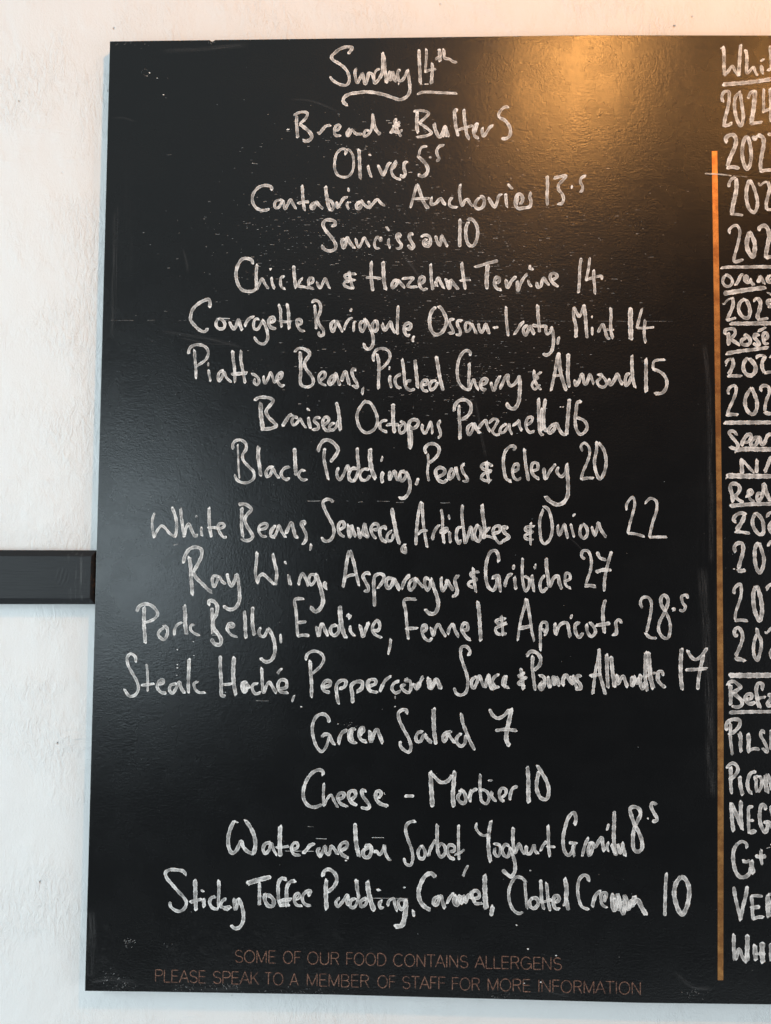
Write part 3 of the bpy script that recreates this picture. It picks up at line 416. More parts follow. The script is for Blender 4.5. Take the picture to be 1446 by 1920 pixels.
    'dish': '43:2080,7688 2132,7724 2215,7730 2298,7713 2329,7683 2288,7623 2236,7546 2267,7469 2339,7398 2375,7351 2305,7315 2175,7303;57:2163,7658 2165,7540 2179,7421 2198,7297;46:2458,7346 2504,7423 2550,7488 2586,7500;39:2657,7453 2616,7471 2581,7423 2605,7358 2658,7400 2687,7447 2729,7377 2771,7324;42:2799,7466 2811,7389 2830,7318;35:2779,7584 2809,7555;39:2958,7461 2899,7460 2876,7419 2930,7366 2930,7318 2854,7300;42:2989,7354 3059,7408 3070,7449 3029,7473 2994,7425 2995,7354 3037,7295 3096,7284;39:3147,7396 3095,7367 3078,7319 3119,7296 3172,7343 3194,7426;46:3168,7663 3193,7568 3212,7438 3225,7296;42:3551,7688 3492,7617 3446,7522 3453,7404 3507,7298 3578,7263 3660,7299 3707,7370 3712,7464 3669,7582 3610,7665 3545,7676;39:3841,7429 3782,7423 3748,7382 3754,7323 3795,7293 3842,7276;46:3919,7648 3920,7524 3924,7394 3942,7265;39:3836,7370 3906,7377 4000,7371;39:4017,7419 4070,7395 4088,7336 4065,7277 4018,7265 4006,7336 4047,7383;42:4129,7360 4182,7325 4240,7361 4252,7420 4199,7443 4146,7419 4123,7336 4136,7219 4143,7054;35:4159,7301 4168,7148 4149,7054;39:4311,7379 4305,7314 4341,7261 4387,7338 4416,7415 4434,7338 4440,7256;39:4544,7433 4516,7374 4539,7303 4546,7233 4517,7203;42:4725,7558 4736,7634 4795,7700 4876,7706 4941,7647 4941,7553 4889,7482 4825,7446;39:4789,7635 4790,7505 4802,7364 4803,7187;42:4977,7400 4913,7352 4902,7282 4925,7247 4972,7317 4989,7388 5018,7318 5072,7271;39:4995,7404 5020,7328 5058,7264;42:5045,7328 5089,7392 5140,7436 5159,7366 5197,7290;38:5184,7405 5247,7456 5298,7437 5260,7354 5229,7290 5273,7246 5323,7253;38:5411,7393 5342,7342 5330,7278 5374,7278 5430,7355 5449,7393 5456,7317 5487,7254;38:5493,7368 5550,7407 5575,7439 5582,7369 5613,7305;38:5676,7376 5739,7420 5752,7478 5701,7477 5670,7420 5676,7331 5720,7280 5777,7300;45:5833,7733 5834,7586 5840,7434 5859,7268 5890,7243;45:5922,7721 5903,7587 5897,7447 5916,7320 5947,7294;42:5878,7599 5871,7434 5878,7307;42:6066,7397 6004,7371 5960,7307 5978,7269 6035,7320 6066,7397 6104,7321 6154,7257 6205,7258',
    'price': '45:6237,7722 6224,7575 6211,7410 6198,7251;42:6394,7697 6343,7678 6324,7563 6312,7436 6330,7322 6380,7258 6443,7297 6468,7361 6431,7437 6331,7481',
}),
  ('line', 'Black Pudding, Peas & Celery 20', {
    'dish': '39:1806,7040 1799,7099 1834,7147 1905,7159 1971,7112 1978,7041 1932,6958 1945,6887 2017,6805 2083,6735 2085,6652 2021,6599 1938,6592 1866,6627 1830,6692;25:1864,7100 1873,6946 1881,6792 1896,6651;46:2143,7072 2139,6948 2159,6818 2179,6682;42:2342,6801 2289,6795 2249,6736 2261,6671 2302,6695 2336,6784 2373,6713 2421,6655;42:2560,6809 2490,6785 2449,6725 2468,6667 2527,6638 2556,6661;46:2621,7051 2629,6927 2637,6797 2644,6697;39:2761,6751 2720,6763 2679,6703 2703,6656 2745,6633 2792,6645;42:2934,7011 2951,7082 3003,7153 3062,7166 3145,7119 3199,7037 3170,6966 3101,6877;42:3022,7053 3012,6929 3037,6800 3074,6641;39:3207,6801 3185,6742 3197,6672 3227,6637 3273,6707 3330,6831 3349,6743;42:3454,6791 3372,6779 3343,6708 3362,6637 3409,6626 3462,6709;42:3451,7062 3458,6932 3472,6803 3455,6709 3409,6626;39:3383,6802 3430,6802;42:3612,6780 3536,6780 3490,6721 3514,6644 3573,6639 3625,6698;53:3622,7051 3623,6910 3648,6769 3696,6652;32:3787,6952 3770,6887;46:3794,6746 3778,6676 3790,6605;42:3882,6758 3883,6641 3912,6712 3947,6759 3965,6689 3994,6630;42:4087,6754 4029,6748 4017,6677 4041,6625 4088,6678 4099,6748;46:4087,6760 4134,6678 4153,6561 4124,6455 4066,6402 4008,6408;39:4257,6667 4246,6620 4229,6579;39:4360,6996 4342,7055 4388,7114 4470,7120 4529,7068 4518,6986 4460,6915 4402,6873;32:4383,6991 4390,6867 4379,6750 4398,6633;42:4508,6681 4595,6728 4607,6781 4542,6810 4490,6774 4490,6716 4526,6645 4590,6617 4637,6652;38:4706,6799 4665,6740 4666,6658 4706,6682 4752,6811 4770,6729 4800,6647;38:4863,6859 4828,6823 4852,6741 4893,6683 4905,6636 4846,6630;38:5230,6833 5161,6871 5085,6838 5111,6794 5211,6769 5117,6731 5086,6674 5136,6642 5218,6649;42:5154,6890 5161,6782 5174,6693 5187,6611;42:5507,7044 5532,7082 5488,7101 5412,7050 5375,6935 5381,6796 5413,6669 5476,6632;38:5501,6759 5564,6797 5564,6860 5520,6854 5495,6771 5514,6683 5564,6652 5602,6683;42:5649,7064 5658,6924 5677,6785 5702,6646;38:5752,6773 5821,6799 5815,6875 5759,6874 5740,6798 5765,6722 5840,6666;42:5903,6812 5909,6736 5922,6673 5985,6775 6054,6864;42:6091,6826 6073,6763 6129,6700 6179,6751 6204,6865;49:6204,6871 6210,6738 6217,6599 6210,6448 6154,6359 6079,6333 5991,6370 5922,6439',
    'price': '35:6405,7037 6386,7106 6430,7145 6487,7094 6499,7006 6461,6879 6411,6765 6386,6670;38:6386,6664 6461,6683 6548,6684;38:6593,7165 6587,7044 6561,6905 6580,6766 6630,6672 6686,6754 6712,6906 6681,7057 6618,7146',
}),
  ('line', 'White Beans, Seaweed, Artichokes & Onion 22', {
    'dish': '36:774,6183 752,6112 748,6006 775,5854;36:775,5860 815,5948 873,6013 921,5984 981,5914 1053,5868;43:1004,6261 1041,6173 1067,6068 1069,5938 1053,5868;39:1120,6245 1130,6139 1151,6010 1177,5869;39:1177,5892 1199,5987 1233,6040 1276,5952 1319,5882 1354,5894;35:1405,6000 1400,5953 1413,5883;28:1337,6152 1326,6129;43:1498,6259 1501,6142 1511,6001 1537,5872;35:1488,5989 1571,5996 1653,5985 1706,6014 1688,6049 1635,6043 1624,5990 1655,5920 1703,5868 1738,5874;42:1890,6304 1966,6310 2026,6281 2062,6240 2004,6169 1976,6110 2007,6017 2055,5947 2085,5877 2045,5836 1986,5829 1939,5852;46:1934,6263 1934,6145 1936,6004 1956,5876;39:2172,5971 2254,5995 2277,6043 2230,6054 2171,6018 2167,5948 2209,5890 2268,5884;39:2378,6032 2325,5961 2326,5891 2374,5868;42:2383,6032 2337,5961 2326,5891 2373,5891 2408,5962 2430,6032 2467,5950 2520,5875;42:2526,5922 2548,5986 2594,6063 2625,5975 2655,5882 2685,5882;42:2776,6047 2764,6088 2723,6070 2748,6000 2790,5918 2785,5836 2745,5783;39:2858,5790 2848,5708;42:3136,6342 3113,6372 3048,6377 3007,6341 3038,6236 3098,6120 3146,6026 3153,5921 3101,5839 3031,5833 2996,5879;39:3229,5980 3292,6028 3274,6086 3233,6074 3211,5992 3241,5922 3294,5887;42:3345,6051 3346,5970 3364,5882 3387,5958 3386,6040 3416,5959 3440,5889;39:3474,6012 3486,5947 3499,5878 3533,5960 3561,6059 3580,5972 3604,5890 3521,5948;42:3673,5984 3737,5996 3731,6055 3684,6060 3644,6007 3662,5926 3709,5868;42:3836,5985 3824,6026 3766,5997 3761,5927 3791,5857 3850,5822;42:3918,5975 3860,5916 3861,5846 3913,5846 3942,5928;49:3916,6266 3934,6150 3959,6033 3989,5905 4013,5801;42:3952,6092 3971,5940 4025,5801;35:4095,5801 4054,5754 4055,5708 4101,5685 4095,5766;38:4300,6357 4272,6246 4250,6082 4239,5931 4234,5791;38:4312,6351 4319,6211 4331,6060 4356,5897 4380,5763;38:4262,5931 4315,5978 4384,5979;42:4449,5863 4466,5944 4501,6014 4541,6056;38:4563,6260 4581,6143 4582,6003 4601,5817;42:4559,5945 4565,5980 4640,6010 4640,5981 4571,5939;31:4657,6185 4674,6132;35:4675,5969 4676,5900 4688,5824;42:4832,6029 4785,6017 4763,5947 4769,5865 4798,5813 4815,5860;42:4842,6320 4834,6215 4843,6087 4861,5959 4879,5826 4919,5925 4948,6030 4966,5949 4978,5856;45:5041,6066 5000,5972 5012,5879 5053,5845 5082,5915 5076,6008 5041,6054;42:5098,6328 5104,6206 5122,6090 5134,5985 5117,5880;35:5197,6032 5151,5973 5128,5927 5209,5904 5267,5881;42:5244,5951 5325,5975 5325,6045 5267,6038 5238,5974 5267,5893 5326,5824 5366,5842;42:5435,6022 5366,6033 5389,5964 5447,5906 5366,5847;38:5781,6050 5665,6028 5665,5991 5759,5978 5658,5926 5665,5890 5759,5869;35:5733,6093 5727,5956 5730,5803;38:5896,6269 5853,6145 5853,5986 5875,5855 5911,5820 5975,5871 6012,6001 5997,6161 5954,6277 5896,6313;38:6084,6067 6088,5995 6105,5930 6149,6032 6170,6075 6192,5989 6213,5895;35:6252,6083 6271,6004 6295,5910;31:6310,6214 6278,6185;38:6394,6077 6372,6005 6379,5932 6422,5896 6465,5947 6458,6034 6415,6085;38:6523,6049 6544,5984 6566,5934 6595,6035 6609,6101 6645,6007 6710,5913',
    'price': '35:6977,6270 6977,6343 7056,6438 7082,6358 7056,6227 7019,6097 6990,5966;34:6990,5966 7083,5960 7205,5925;38:7214,6359 7286,6425 7358,6389 7364,6273 7313,6114 7269,5926;38:7269,5918 7369,5922 7491,5923',
}),
  ('line', 'Ray Wing, Asparagus & Gribiche 27', {
    'dish': '42:1172,5523 1188,5611 1246,5705 1328,5735 1405,5707 1412,5625 1367,5519 1310,5413;53:1248,5606 1268,5483 1276,5355 1290,5226 1299,5104;49:1299,5413 1347,5332 1431,5251 1503,5182 1557,5142;39:1653,5347 1577,5358 1560,5287 1585,5218 1619,5276 1653,5347 1690,5289 1737,5254;42:1753,5389 1771,5313 1814,5226 1854,5302 1876,5384;49:1888,5390 1907,5268 1921,5151 1918,5023 1860,4935 1790,4923 1713,4963;39:2145,5679 2138,5538 2128,5398 2160,5264;42:2154,5270 2176,5352 2223,5387 2288,5341 2371,5261;49:2353,5657 2379,5541 2410,5401 2395,5249;39:2342,5284 2395,5255;32:2513,5559 2529,5525;42:2569,5379 2575,5321 2594,5251;42:2699,5253 2716,5334 2750,5404 2792,5335 2828,5242;42:2926,5383 2861,5388 2833,5324 2863,5254 2909,5301 2926,5383;53:2920,5394 2968,5290 3004,5163 3024,5035 2984,4942 2926,4907 2861,4964;46:3050,5297 3044,5239 3074,5204;42:3360,5707 3338,5608 3316,5456 3300,5317 3284,5229;42:3372,5707 3420,5562 3451,5423 3494,5249;39:3300,5340 3364,5381 3440,5394;42:3638,5407 3585,5418 3545,5377 3581,5296 3616,5227 3611,5181 3564,5186;42:3739,5217 3796,5299 3819,5380 3772,5409 3702,5379 3686,5286 3693,5147 3700,4985;45:3947,5347 3865,5346 3849,5276 3878,5218 3924,5265 3947,5347 3983,5266 4024,5202;42:3959,5347 3994,5277 4029,5208;45:4053,5214 4087,5313 4121,5360 4156,5395;42:4238,5361 4168,5314 4145,5244 4169,5198 4221,5257 4232,5349 4284,5292 4343,5235;42:4412,5340 4365,5362 4354,5281 4390,5200 4424,5259 4429,5340;52:4435,5351 4471,5236 4518,5109 4530,4994 4484,4901 4415,4900 4362,4951;42:4568,5370 4569,5283 4587,5191 4627,5261 4644,5330 4679,5273 4726,5204;42:4788,5401 4748,5343 4760,5262 4778,5204 4761,5146 4715,5123;38:5061,5445 5014,5444 4951,5420 4962,5386 5032,5346 4934,5310 4922,5275 4980,5241;42:4985,5496 4991,5392 5003,5288 5021,5184;42:5315,5580 5314,5650 5274,5725 5210,5707 5164,5602 5147,5486 5153,5347 5188,5243 5246,5209 5292,5302 5298,5372;42:5229,5365 5309,5401 5327,5314 5339,5187;42:5396,5257 5414,5338 5454,5408 5494,5420;42:5523,5391 5529,5305 5541,5224;31:5515,5542 5506,5484;38:5629,5629 5622,5491 5630,5333 5666,5203 5709,5261 5709,5362 5651,5398;35:5748,5413 5760,5305 5774,5197;21:5795,5558 5788,5493 5774,5522;41:5911,5408 5868,5349 5853,5263 5882,5198 5947,5249;41:5935,5632 5939,5495 5961,5365 5975,5264 6033,5380 6083,5402 6105,5309 6134,5237;41:6177,5338 6241,5368 6234,5432 6191,5439 6177,5367 6191,5281 6249,5245',
    'price': '35:6433,5629 6393,5658 6407,5730 6472,5731 6515,5630 6507,5486 6464,5356 6442,5283;41:6435,5276 6500,5284 6571,5270;41:6594,5717 6630,5645 6709,5617;38:6778,5726 6745,5618 6708,5473 6686,5343 6683,5214;45:6579,5458 6665,5487 6773,5488',
}),
  ('line', 'Pork Belly, Endive, Fennel & Apricots 28.5', {
    'dish': '42:566,4880 589,4939 659,4980 741,4970 820,4906 844,4849 804,4790 734,4754 658,4736;42:662,4940 664,4823 664,4718 679,4591 688,4469;39:924,4704 972,4664 979,4594 934,4518 880,4547 856,4593 884,4640 936,4675;35:1074,4572 1073,4642 1106,4712 1170,4747;46:1195,4969 1210,4853 1212,4725 1232,4591;39:1330,4714 1289,4708 1284,4656 1326,4610 1403,4576;46:1519,4972 1524,5031 1583,5025 1631,4962 1621,4857 1581,4775 1595,4671 1655,4591 1692,4521 1675,4463 1611,4468 1562,4531;42:1561,4938 1569,4810 1571,4694 1573,4607;35:1754,4650 1788,4731 1840,4738 1858,4709 1812,4691 1782,4720 1777,4650 1831,4587 1902,4565;42:1990,4902 2004,4769 2008,4653 2019,4549;6:1573,4584 1632,4584;46:2100,4956 2097,4839 2104,4712 2130,4590;42:2210,4690 2188,4643 2206,4586 2253,4574 2287,4633 2304,4679;46:2310,4679 2358,4599 2395,4484 2397,4356 2351,4264 2282,4245 2211,4291;35:2469,4606 2480,4490;42:2772,5073 2655,5060 2669,4927 2682,4788 2690,4661 2697,4586;42:2689,4759 2805,4772;38:2691,4585 2767,4598 2848,4593;42:2946,4710 2971,4589 2987,4676 3016,4745 3057,4665 3093,4590;42:3208,4736 3138,4712 3128,4643 3175,4597 3232,4644 3237,4748;56:3246,4980 3253,4852 3272,4725 3302,4622 3332,4570;35:3364,4883 3346,4848 3387,4860 3364,4813;38:3383,4727 3389,4657 3442,4594;42:3511,4740 3529,4671 3553,4590 3587,4683 3627,4764;42:3615,4775 3598,4706 3570,4613;42:3680,4672 3750,4673 3772,4743 3737,4800 3691,4753 3674,4672 3715,4615 3797,4576;38:3915,4565 3908,4479 3883,4363;42:4240,5083 4089,5068 4107,4931 4120,4793 4133,4655 4145,4562;42:4109,4700 4265,4705;42:4335,4657 4376,4692 4369,4744 4335,4743 4324,4657 4359,4577 4417,4543 4452,4583;42:4439,4716 4469,4612 4497,4705 4537,4757 4578,4683 4631,4603;42:4659,4632 4676,4707 4722,4759 4752,4685 4798,4599;42:4844,4686 4913,4698 4907,4767 4867,4773 4838,4709 4867,4640 4914,4583 4954,4561;45:5045,5063 5063,4919 5075,4746 5087,4551;41:5409,4842 5351,4836 5282,4812 5328,4772 5421,4785 5352,4755 5277,4708 5306,4645 5415,4647;41:5351,4876 5363,4773 5375,4623;35:5674,5104 5651,4994 5611,4856 5582,4695 5565,4562;38:5679,5099 5708,4949 5731,4800 5749,4674 5778,4559;48:5576,4717 5726,4748;41:5916,4630 5944,4722 5933,4796 5881,4796 5858,4721 5858,4606 5858,4434;41:5916,4676 5881,4721;45:6048,4792 6048,4712 6059,4643 6088,4735 6145,4793 6203,4794 6226,4702 6243,4616;31:6266,4904 6249,4852;41:6363,4807 6312,4772 6317,4669 6357,4612 6409,4670;41:6455,4785 6466,4682 6518,4625 6569,4683 6547,4752 6495,4809;45:6697,5098 6668,4983 6667,4868 6684,4673;48:6575,4769 6661,4782 6753,4800;41:6907,4802 6873,4847 6833,4812 6839,4732 6833,4663 6787,4651',
    'price': '38:7171,5000 7149,5068 7178,5132 7246,5138 7286,5081 7285,4967 7256,4817 7227,4691;38:7210,4679 7266,4623 7352,4612;41:7474,4957 7417,5048 7418,5140 7458,5169 7503,5118 7491,5026 7451,4934 7393,4819 7381,4716 7438,4625 7494,4614 7529,4717 7524,4820 7474,4957;31:7554,4998 7588,4993 7571,4964;38:7755,5132 7743,5172 7681,5154 7691,5074 7725,5023 7702,4971 7651,4976',
}),
  ('line', 'Steak Haché, Peppercorn Sauce & Pommes Allumette 17', {
    'dish': '39:570,4218 562,4287 502,4327 456,4286 464,4193 526,4078 587,3975 613,3871 568,3790 497,3777 425,3868;35:715,4191 729,4058 737,3844;35:647,3918 729,3928 817,3943;42:870,3932 940,3956 933,3997 881,3973 859,3897 907,3835 978,3818;42:1116,3947 1035,3923 1024,3854 1060,3819 1117,3901 1151,3965 1176,3890 1224,3822;42:1272,4273 1271,4123 1268,3972 1273,3828;39:1397,3980 1345,3950 1358,3881 1412,3836 1493,3837;46:1684,4313 1686,4163 1701,4001 1717,3794 1757,3800;49:1865,4304 1857,4130 1865,3980 1897,3808;35:1708,3949 1772,3944 1848,3957;42:2040,3983 1988,3970 1978,3890 2013,3850 2053,3914;42:2017,3988 1983,3924 2008,3844 2035,3948 2077,3902;39:2187,3962 2123,3949 2112,3891 2154,3829 2224,3847;42:2230,4170 2238,4054 2245,3939 2264,3842 2292,3928 2332,3981 2380,3918 2428,3844;42:2450,3896 2555,3920 2553,4001 2483,4012 2449,3954 2462,3885 2521,3851 2579,3852;35:2499,4162 2464,4132 2441,4092;31:2661,3813 2633,3732;42:2806,4275 2828,4350 2909,4392 3003,4364 3044,4295 3005,4203 2901,4103;49:2864,4270 2872,4132 2885,3994 2888,3793;42:3037,3927 3124,3951 3129,4003 3066,4002 3031,3938 3055,3881 3125,3859;42:3252,3907 3322,3942 3333,4011 3274,4016 3217,3964 3218,3838 3243,3712;49:3479,3870 3542,3922 3547,3997 3472,4002 3409,3955 3421,3840 3428,3731;42:3651,4039 3617,4004 3629,3912 3666,3878;42:3635,3946 3721,3982 3721,4028 3646,4027 3623,3958 3658,3889 3751,3868;42:3780,3880 3808,3949 3854,4030 3923,4082;42:4028,4021 3959,3985 3936,3916 3983,3865 4052,3895;45:4103,4022 4166,4022 4184,3942 4156,3873 4098,3895 4057,3952 4109,3976;35:4097,4033 4143,4051;49:4219,3989 4260,3921 4294,3990 4339,4082;55:4271,3932 4294,4001;55:4414,4066 4433,3934 4478,3992 4513,4039 4571,3925;48:4444,3934 4501,4050;38:4926,4359 4949,4411 4903,4474 4839,4467 4828,4364 4864,4238 4904,4124 4922,4010 4894,3883 4831,3848 4773,3870 4744,3939;41:5031,4091 4974,4045 4974,3965 4997,3942 5037,4011 5071,4103 5101,4023 5135,3950;41:5147,3955 5169,4047 5192,4116 5204,4025 5227,3934 5257,4003;38:5181,4105 5198,4013 5227,3934 5296,3957;41:5324,4124 5261,4083 5239,4014 5285,3957 5325,3964;41:5416,4108 5382,4062 5377,3993 5411,3965 5451,3954;41:5416,4102 5388,3953;38:5646,4156 5623,4122 5577,4110 5617,4087 5675,4088 5600,4042 5572,4007 5658,3985;41:5606,4202 5623,4088 5641,3934;45:5680,4363 5732,4421 5801,4410 5858,4342 5847,4251 5778,4181;45:5761,4364 5755,4238 5767,4101 5790,3924;41:5841,4113 5893,4103 5916,4034 5870,3931 5847,3976 5893,4045;48:5956,4103 5979,3961 6007,4058 6030,4104 6042,3996 6070,4093 6099,3980;55:6145,3992 6156,4083 6191,4118 6236,4061 6282,4016 6248,4107;41:6282,4125 6288,4062 6328,3960;45:6385,4109 6339,4120 6328,4063 6373,4006 6373,3955 6311,3948;38:6615,4466 6603,4340 6568,4180 6551,4043 6533,3889;48:6617,4460 6620,4295 6625,4135 6659,4010 6693,3885;45:6499,4116 6637,4141;48:6712,4399 6717,4193 6727,3971;48:6769,4371 6785,4194 6813,3978;44:6848,4138 6853,4024 6899,4093 6922,4116 6956,4037 6978,3980;44:7036,4118 7035,3998 7070,4061 7059,4118 7104,4027 7116,4107;48:7150,4142 7138,4073 7172,3960 7206,4052;51:7214,4434 7208,4268 7207,4097 7229,3938;51:7248,4434 7259,4269 7275,4098 7308,3968;34:7207,4108 7275,4155 7344,4167;41:7435,4134 7423,4185 7378,4179 7360,4099 7400,4031 7462,3981;48:7366,4168 7377,4088',
    'price': '48:7676,4485 7663,4331 7662,4126 7678,3956;44:7750,4463 7789,4389 7845,4345 7902,4368 7960,4437 8000,4495;44:7954,4403 7918,4254 7889,4106 7876,3964;44:7725,4212 7856,4219 7998,4233',
}),
  ('line', 'Green Salad 7', {
    'dish': '42:3124,3475 3106,3538 3059,3577 2990,3570 2932,3512 2905,3409 2918,3283 2966,3158 3030,3096 3087,3160 3115,3241 3126,3286;42:3028,3285 3074,3320 3126,3309 3156,3241 3197,3185;42:3249,3197 3265,3288 3299,3346 3357,3381;45:3467,3394 3409,3382 3381,3313 3399,3245 3446,3217 3480,3223;52:3421,3382 3410,3291 3434,3234;45:3525,3350 3571,3362 3565,3413 3530,3395 3514,3326 3543,3258 3613,3231;56:3542,3407 3537,3315;45:3652,3374 3671,3232 3699,3318 3744,3387 3780,3319 3821,3217;38:4129,3598 4129,3644 4077,3649 4025,3608 4032,3528 4090,3404 4161,3279 4190,3166 4162,3108 4104,3130 4052,3186 4051,3243;41:4344,3373 4287,3361 4253,3303 4265,3247 4311,3247 4356,3328 4398,3283;41:4367,3339 4402,3283 4455,3232;55:4480,3672 4481,3535 4488,3387 4512,3216;45:4712,3379 4655,3366 4604,3320 4615,3252 4644,3275 4667,3344 4713,3288 4759,3231;41:4839,3358 4782,3300 4788,3232 4840,3193 4885,3233 4896,3336;45:4838,3614 4855,3506 4896,3393 4954,3257 5012,3150',
    'price': '41:5205,3671 5240,3603 5309,3558 5389,3594 5458,3674;55:5486,3686 5458,3538 5424,3378 5424,3276 5459,3208;38:5281,3401 5401,3417 5556,3405',
}),
  ('line', 'Cheese - Morbier 10', {
    'dish': '45:3051,2795 3051,2840 2999,2862 2918,2827 2844,2734 2800,2597 2807,2484 2866,2405 2947,2384 3039,2419;38:3064,2693 3060,2567 3068,2409 3107,2489 3159,2546 3200,2468 3247,2389;42:3246,2491 3315,2515 3326,2566 3279,2571 3245,2525 3275,2446 3374,2397;42:3419,2483 3476,2540 3464,2597 3406,2590 3384,2539 3419,2460 3494,2416;41:3614,2599 3562,2610 3568,2542 3626,2464 3661,2408 3639,2379 3552,2389;45:3776,2511 3810,2569 3786,2602 3746,2590 3741,2511 3788,2449 3897,2412;6:3844,2586 3856,2558;41:4115,2546 4229,2547;55:4445,2863 4452,2704 4465,2534 4471,2416;45:4440,2851 4498,2796 4578,2729 4659,2742 4727,2822;52:4755,2874 4745,2709 4734,2562 4746,2421;45:4820,2631 4865,2620 4900,2553 4889,2474 4843,2473 4797,2540 4831,2597;41:4958,2486 4957,2565 5003,2634 5048,2652;27:4934,2531 4968,2645;41:5088,2839 5082,2715 5089,2602 5106,2500 5163,2467 5198,2524 5186,2603 5129,2642 5083,2635;41:5237,2621 5237,2559 5289,2498;41:5369,2550 5414,2596 5414,2652 5368,2668 5334,2617 5346,2538 5392,2499;41:5466,2518 5477,2597 5506,2665 5563,2694;31:5191,2764 5242,2760',
    'price': '48:5693,2945 5705,2781 5705,2612 5711,2488;48:5819,2964 5882,2863 5939,2763 5967,2650 5939,2537 5871,2547 5819,2636 5813,2761 5842,2885',
}),
  ('line', 'Watermelon Sorbet, Yoghurt Granita 8.5', {
    'dish': '45:1902,2190 1857,2092 1830,1978 1838,1854 1880,1781 1926,1799 1971,1879 1999,1930 2030,1857 2088,1802 2158,1775;52:2047,2204 2118,2108 2166,2007 2185,1894 2164,1769;21:1908,2184 1955,2168;42:2387,1921 2318,1908 2284,1839 2314,1783 2365,1830 2393,1915 2423,1831 2465,1764;59:2505,2138 2501,2013 2503,1877 2511,1753;35:2452,1859 2538,1867 2619,1880;42:2666,1835 2734,1870 2728,1921 2682,1920 2654,1846 2690,1779 2770,1769;45:2805,1793 2850,1839 2896,1896 2953,1920;41:3028,1865 2994,1841 3024,1757 3058,1820 3092,1888 3104,1809 3139,1788 3172,1890 3219,1845 3254,1790;41:3288,1835 3368,1882 3373,1939 3310,1932 3276,1869 3311,1791 3392,1747;6:2574,1817 2943,1821;6:2969,1983 3108,1981;52:3474,2183 3481,2054 3494,1918 3530,1767;45:3603,1898 3666,1910 3690,1854 3656,1763 3599,1762 3581,1830 3632,1876 3678,1899;38:3719,1832 3759,1833 3794,1794 3839,1857 3856,1914 3868,1824 3909,1746 3938,1724;41:4255,2226 4192,2219 4140,2178 4129,2110 4159,1998 4206,1875 4224,1763 4196,1672 4139,1683 4109,1755;41:4337,1923 4292,1843 4310,1765 4355,1754 4384,1822 4354,1900 4331,1922;41:4424,1789 4446,1868 4491,1959 4514,1993;41:4536,2191 4534,2073 4537,1960 4549,1836 4584,1781 4635,1827 4635,1917 4583,1950 4549,1904;41:4698,1851 4755,1863 4755,1919 4697,1935 4663,1872 4698,1783 4761,1756;38:4810,2190 4809,2055 4812,1898 4818,1752;31:4761,1812 4835,1842 4886,1882;6:3694,2010 3849,2011;34:4933,1681 4893,1607 4871,1545;34:5044,2217 5033,2161 5073,2094 5131,2061 5193,2073;44:5227,2248 5205,2130 5194,2006 5200,1860 5223,1731;38:5262,1962 5336,1941 5348,1863 5314,1800 5274,1839 5279,1906;41:5461,1932 5416,1954 5371,1886 5393,1819 5439,1797 5467,1865 5473,1921;44:5473,1921 5507,1821 5536,1709 5530,1608 5485,1551 5428,1584 5377,1633;41:5512,2169 5507,2045 5513,1956 5536,1849 5564,1923 5587,1968 5621,1890 5661,1835;41:5678,1942 5689,1847 5729,1847 5780,1949 5791,1882 5831,1844;37:5860,1878 5894,1951 5939,2003;41:5956,2205 5962,2076 5962,1964 5979,1813;31:5939,1935 6047,1937;44:6297,2217 6314,2296 6286,2374 6223,2317 6178,2192 6149,2046 6166,1889 6211,1834 6257,1868 6279,1958;37:6228,1991 6330,1987;34:6296,1976 6285,1891 6291,1819;41:6472,2063 6427,1961 6393,1826;41:6500,2007 6472,1906 6483,1833 6529,1929 6540,1997;44:6523,2008 6557,1941 6608,2021 6642,2066 6653,1988 6676,1893;34:6733,2006 6710,1955 6727,1888;31:6733,2236 6710,2157;51:6804,2394 6801,2248 6795,2114 6800,1979 6811,1868;41:6766,1979 6789,1923 6822,1857 6857,1924 6846,1991 6879,1869 6913,1981 6891,1914;44:6902,2004 6919,1926 6941,1836',
    'price': '44:7073,2208 7022,2342 7006,2432 7045,2460 7119,2433 7136,2366 7096,2276 7050,2163 7038,2028 7049,1928 7094,1895 7150,1930 7151,2030 7112,2142 7073,2208;27:7226,2321 7237,2314;41:7340,2493 7289,2515 7272,2470 7311,2381 7344,2325 7339,2291 7288,2279',
}),
  ('line', 'Sticky Toffee Pudding, Caramel, Clotted Cream 10', {
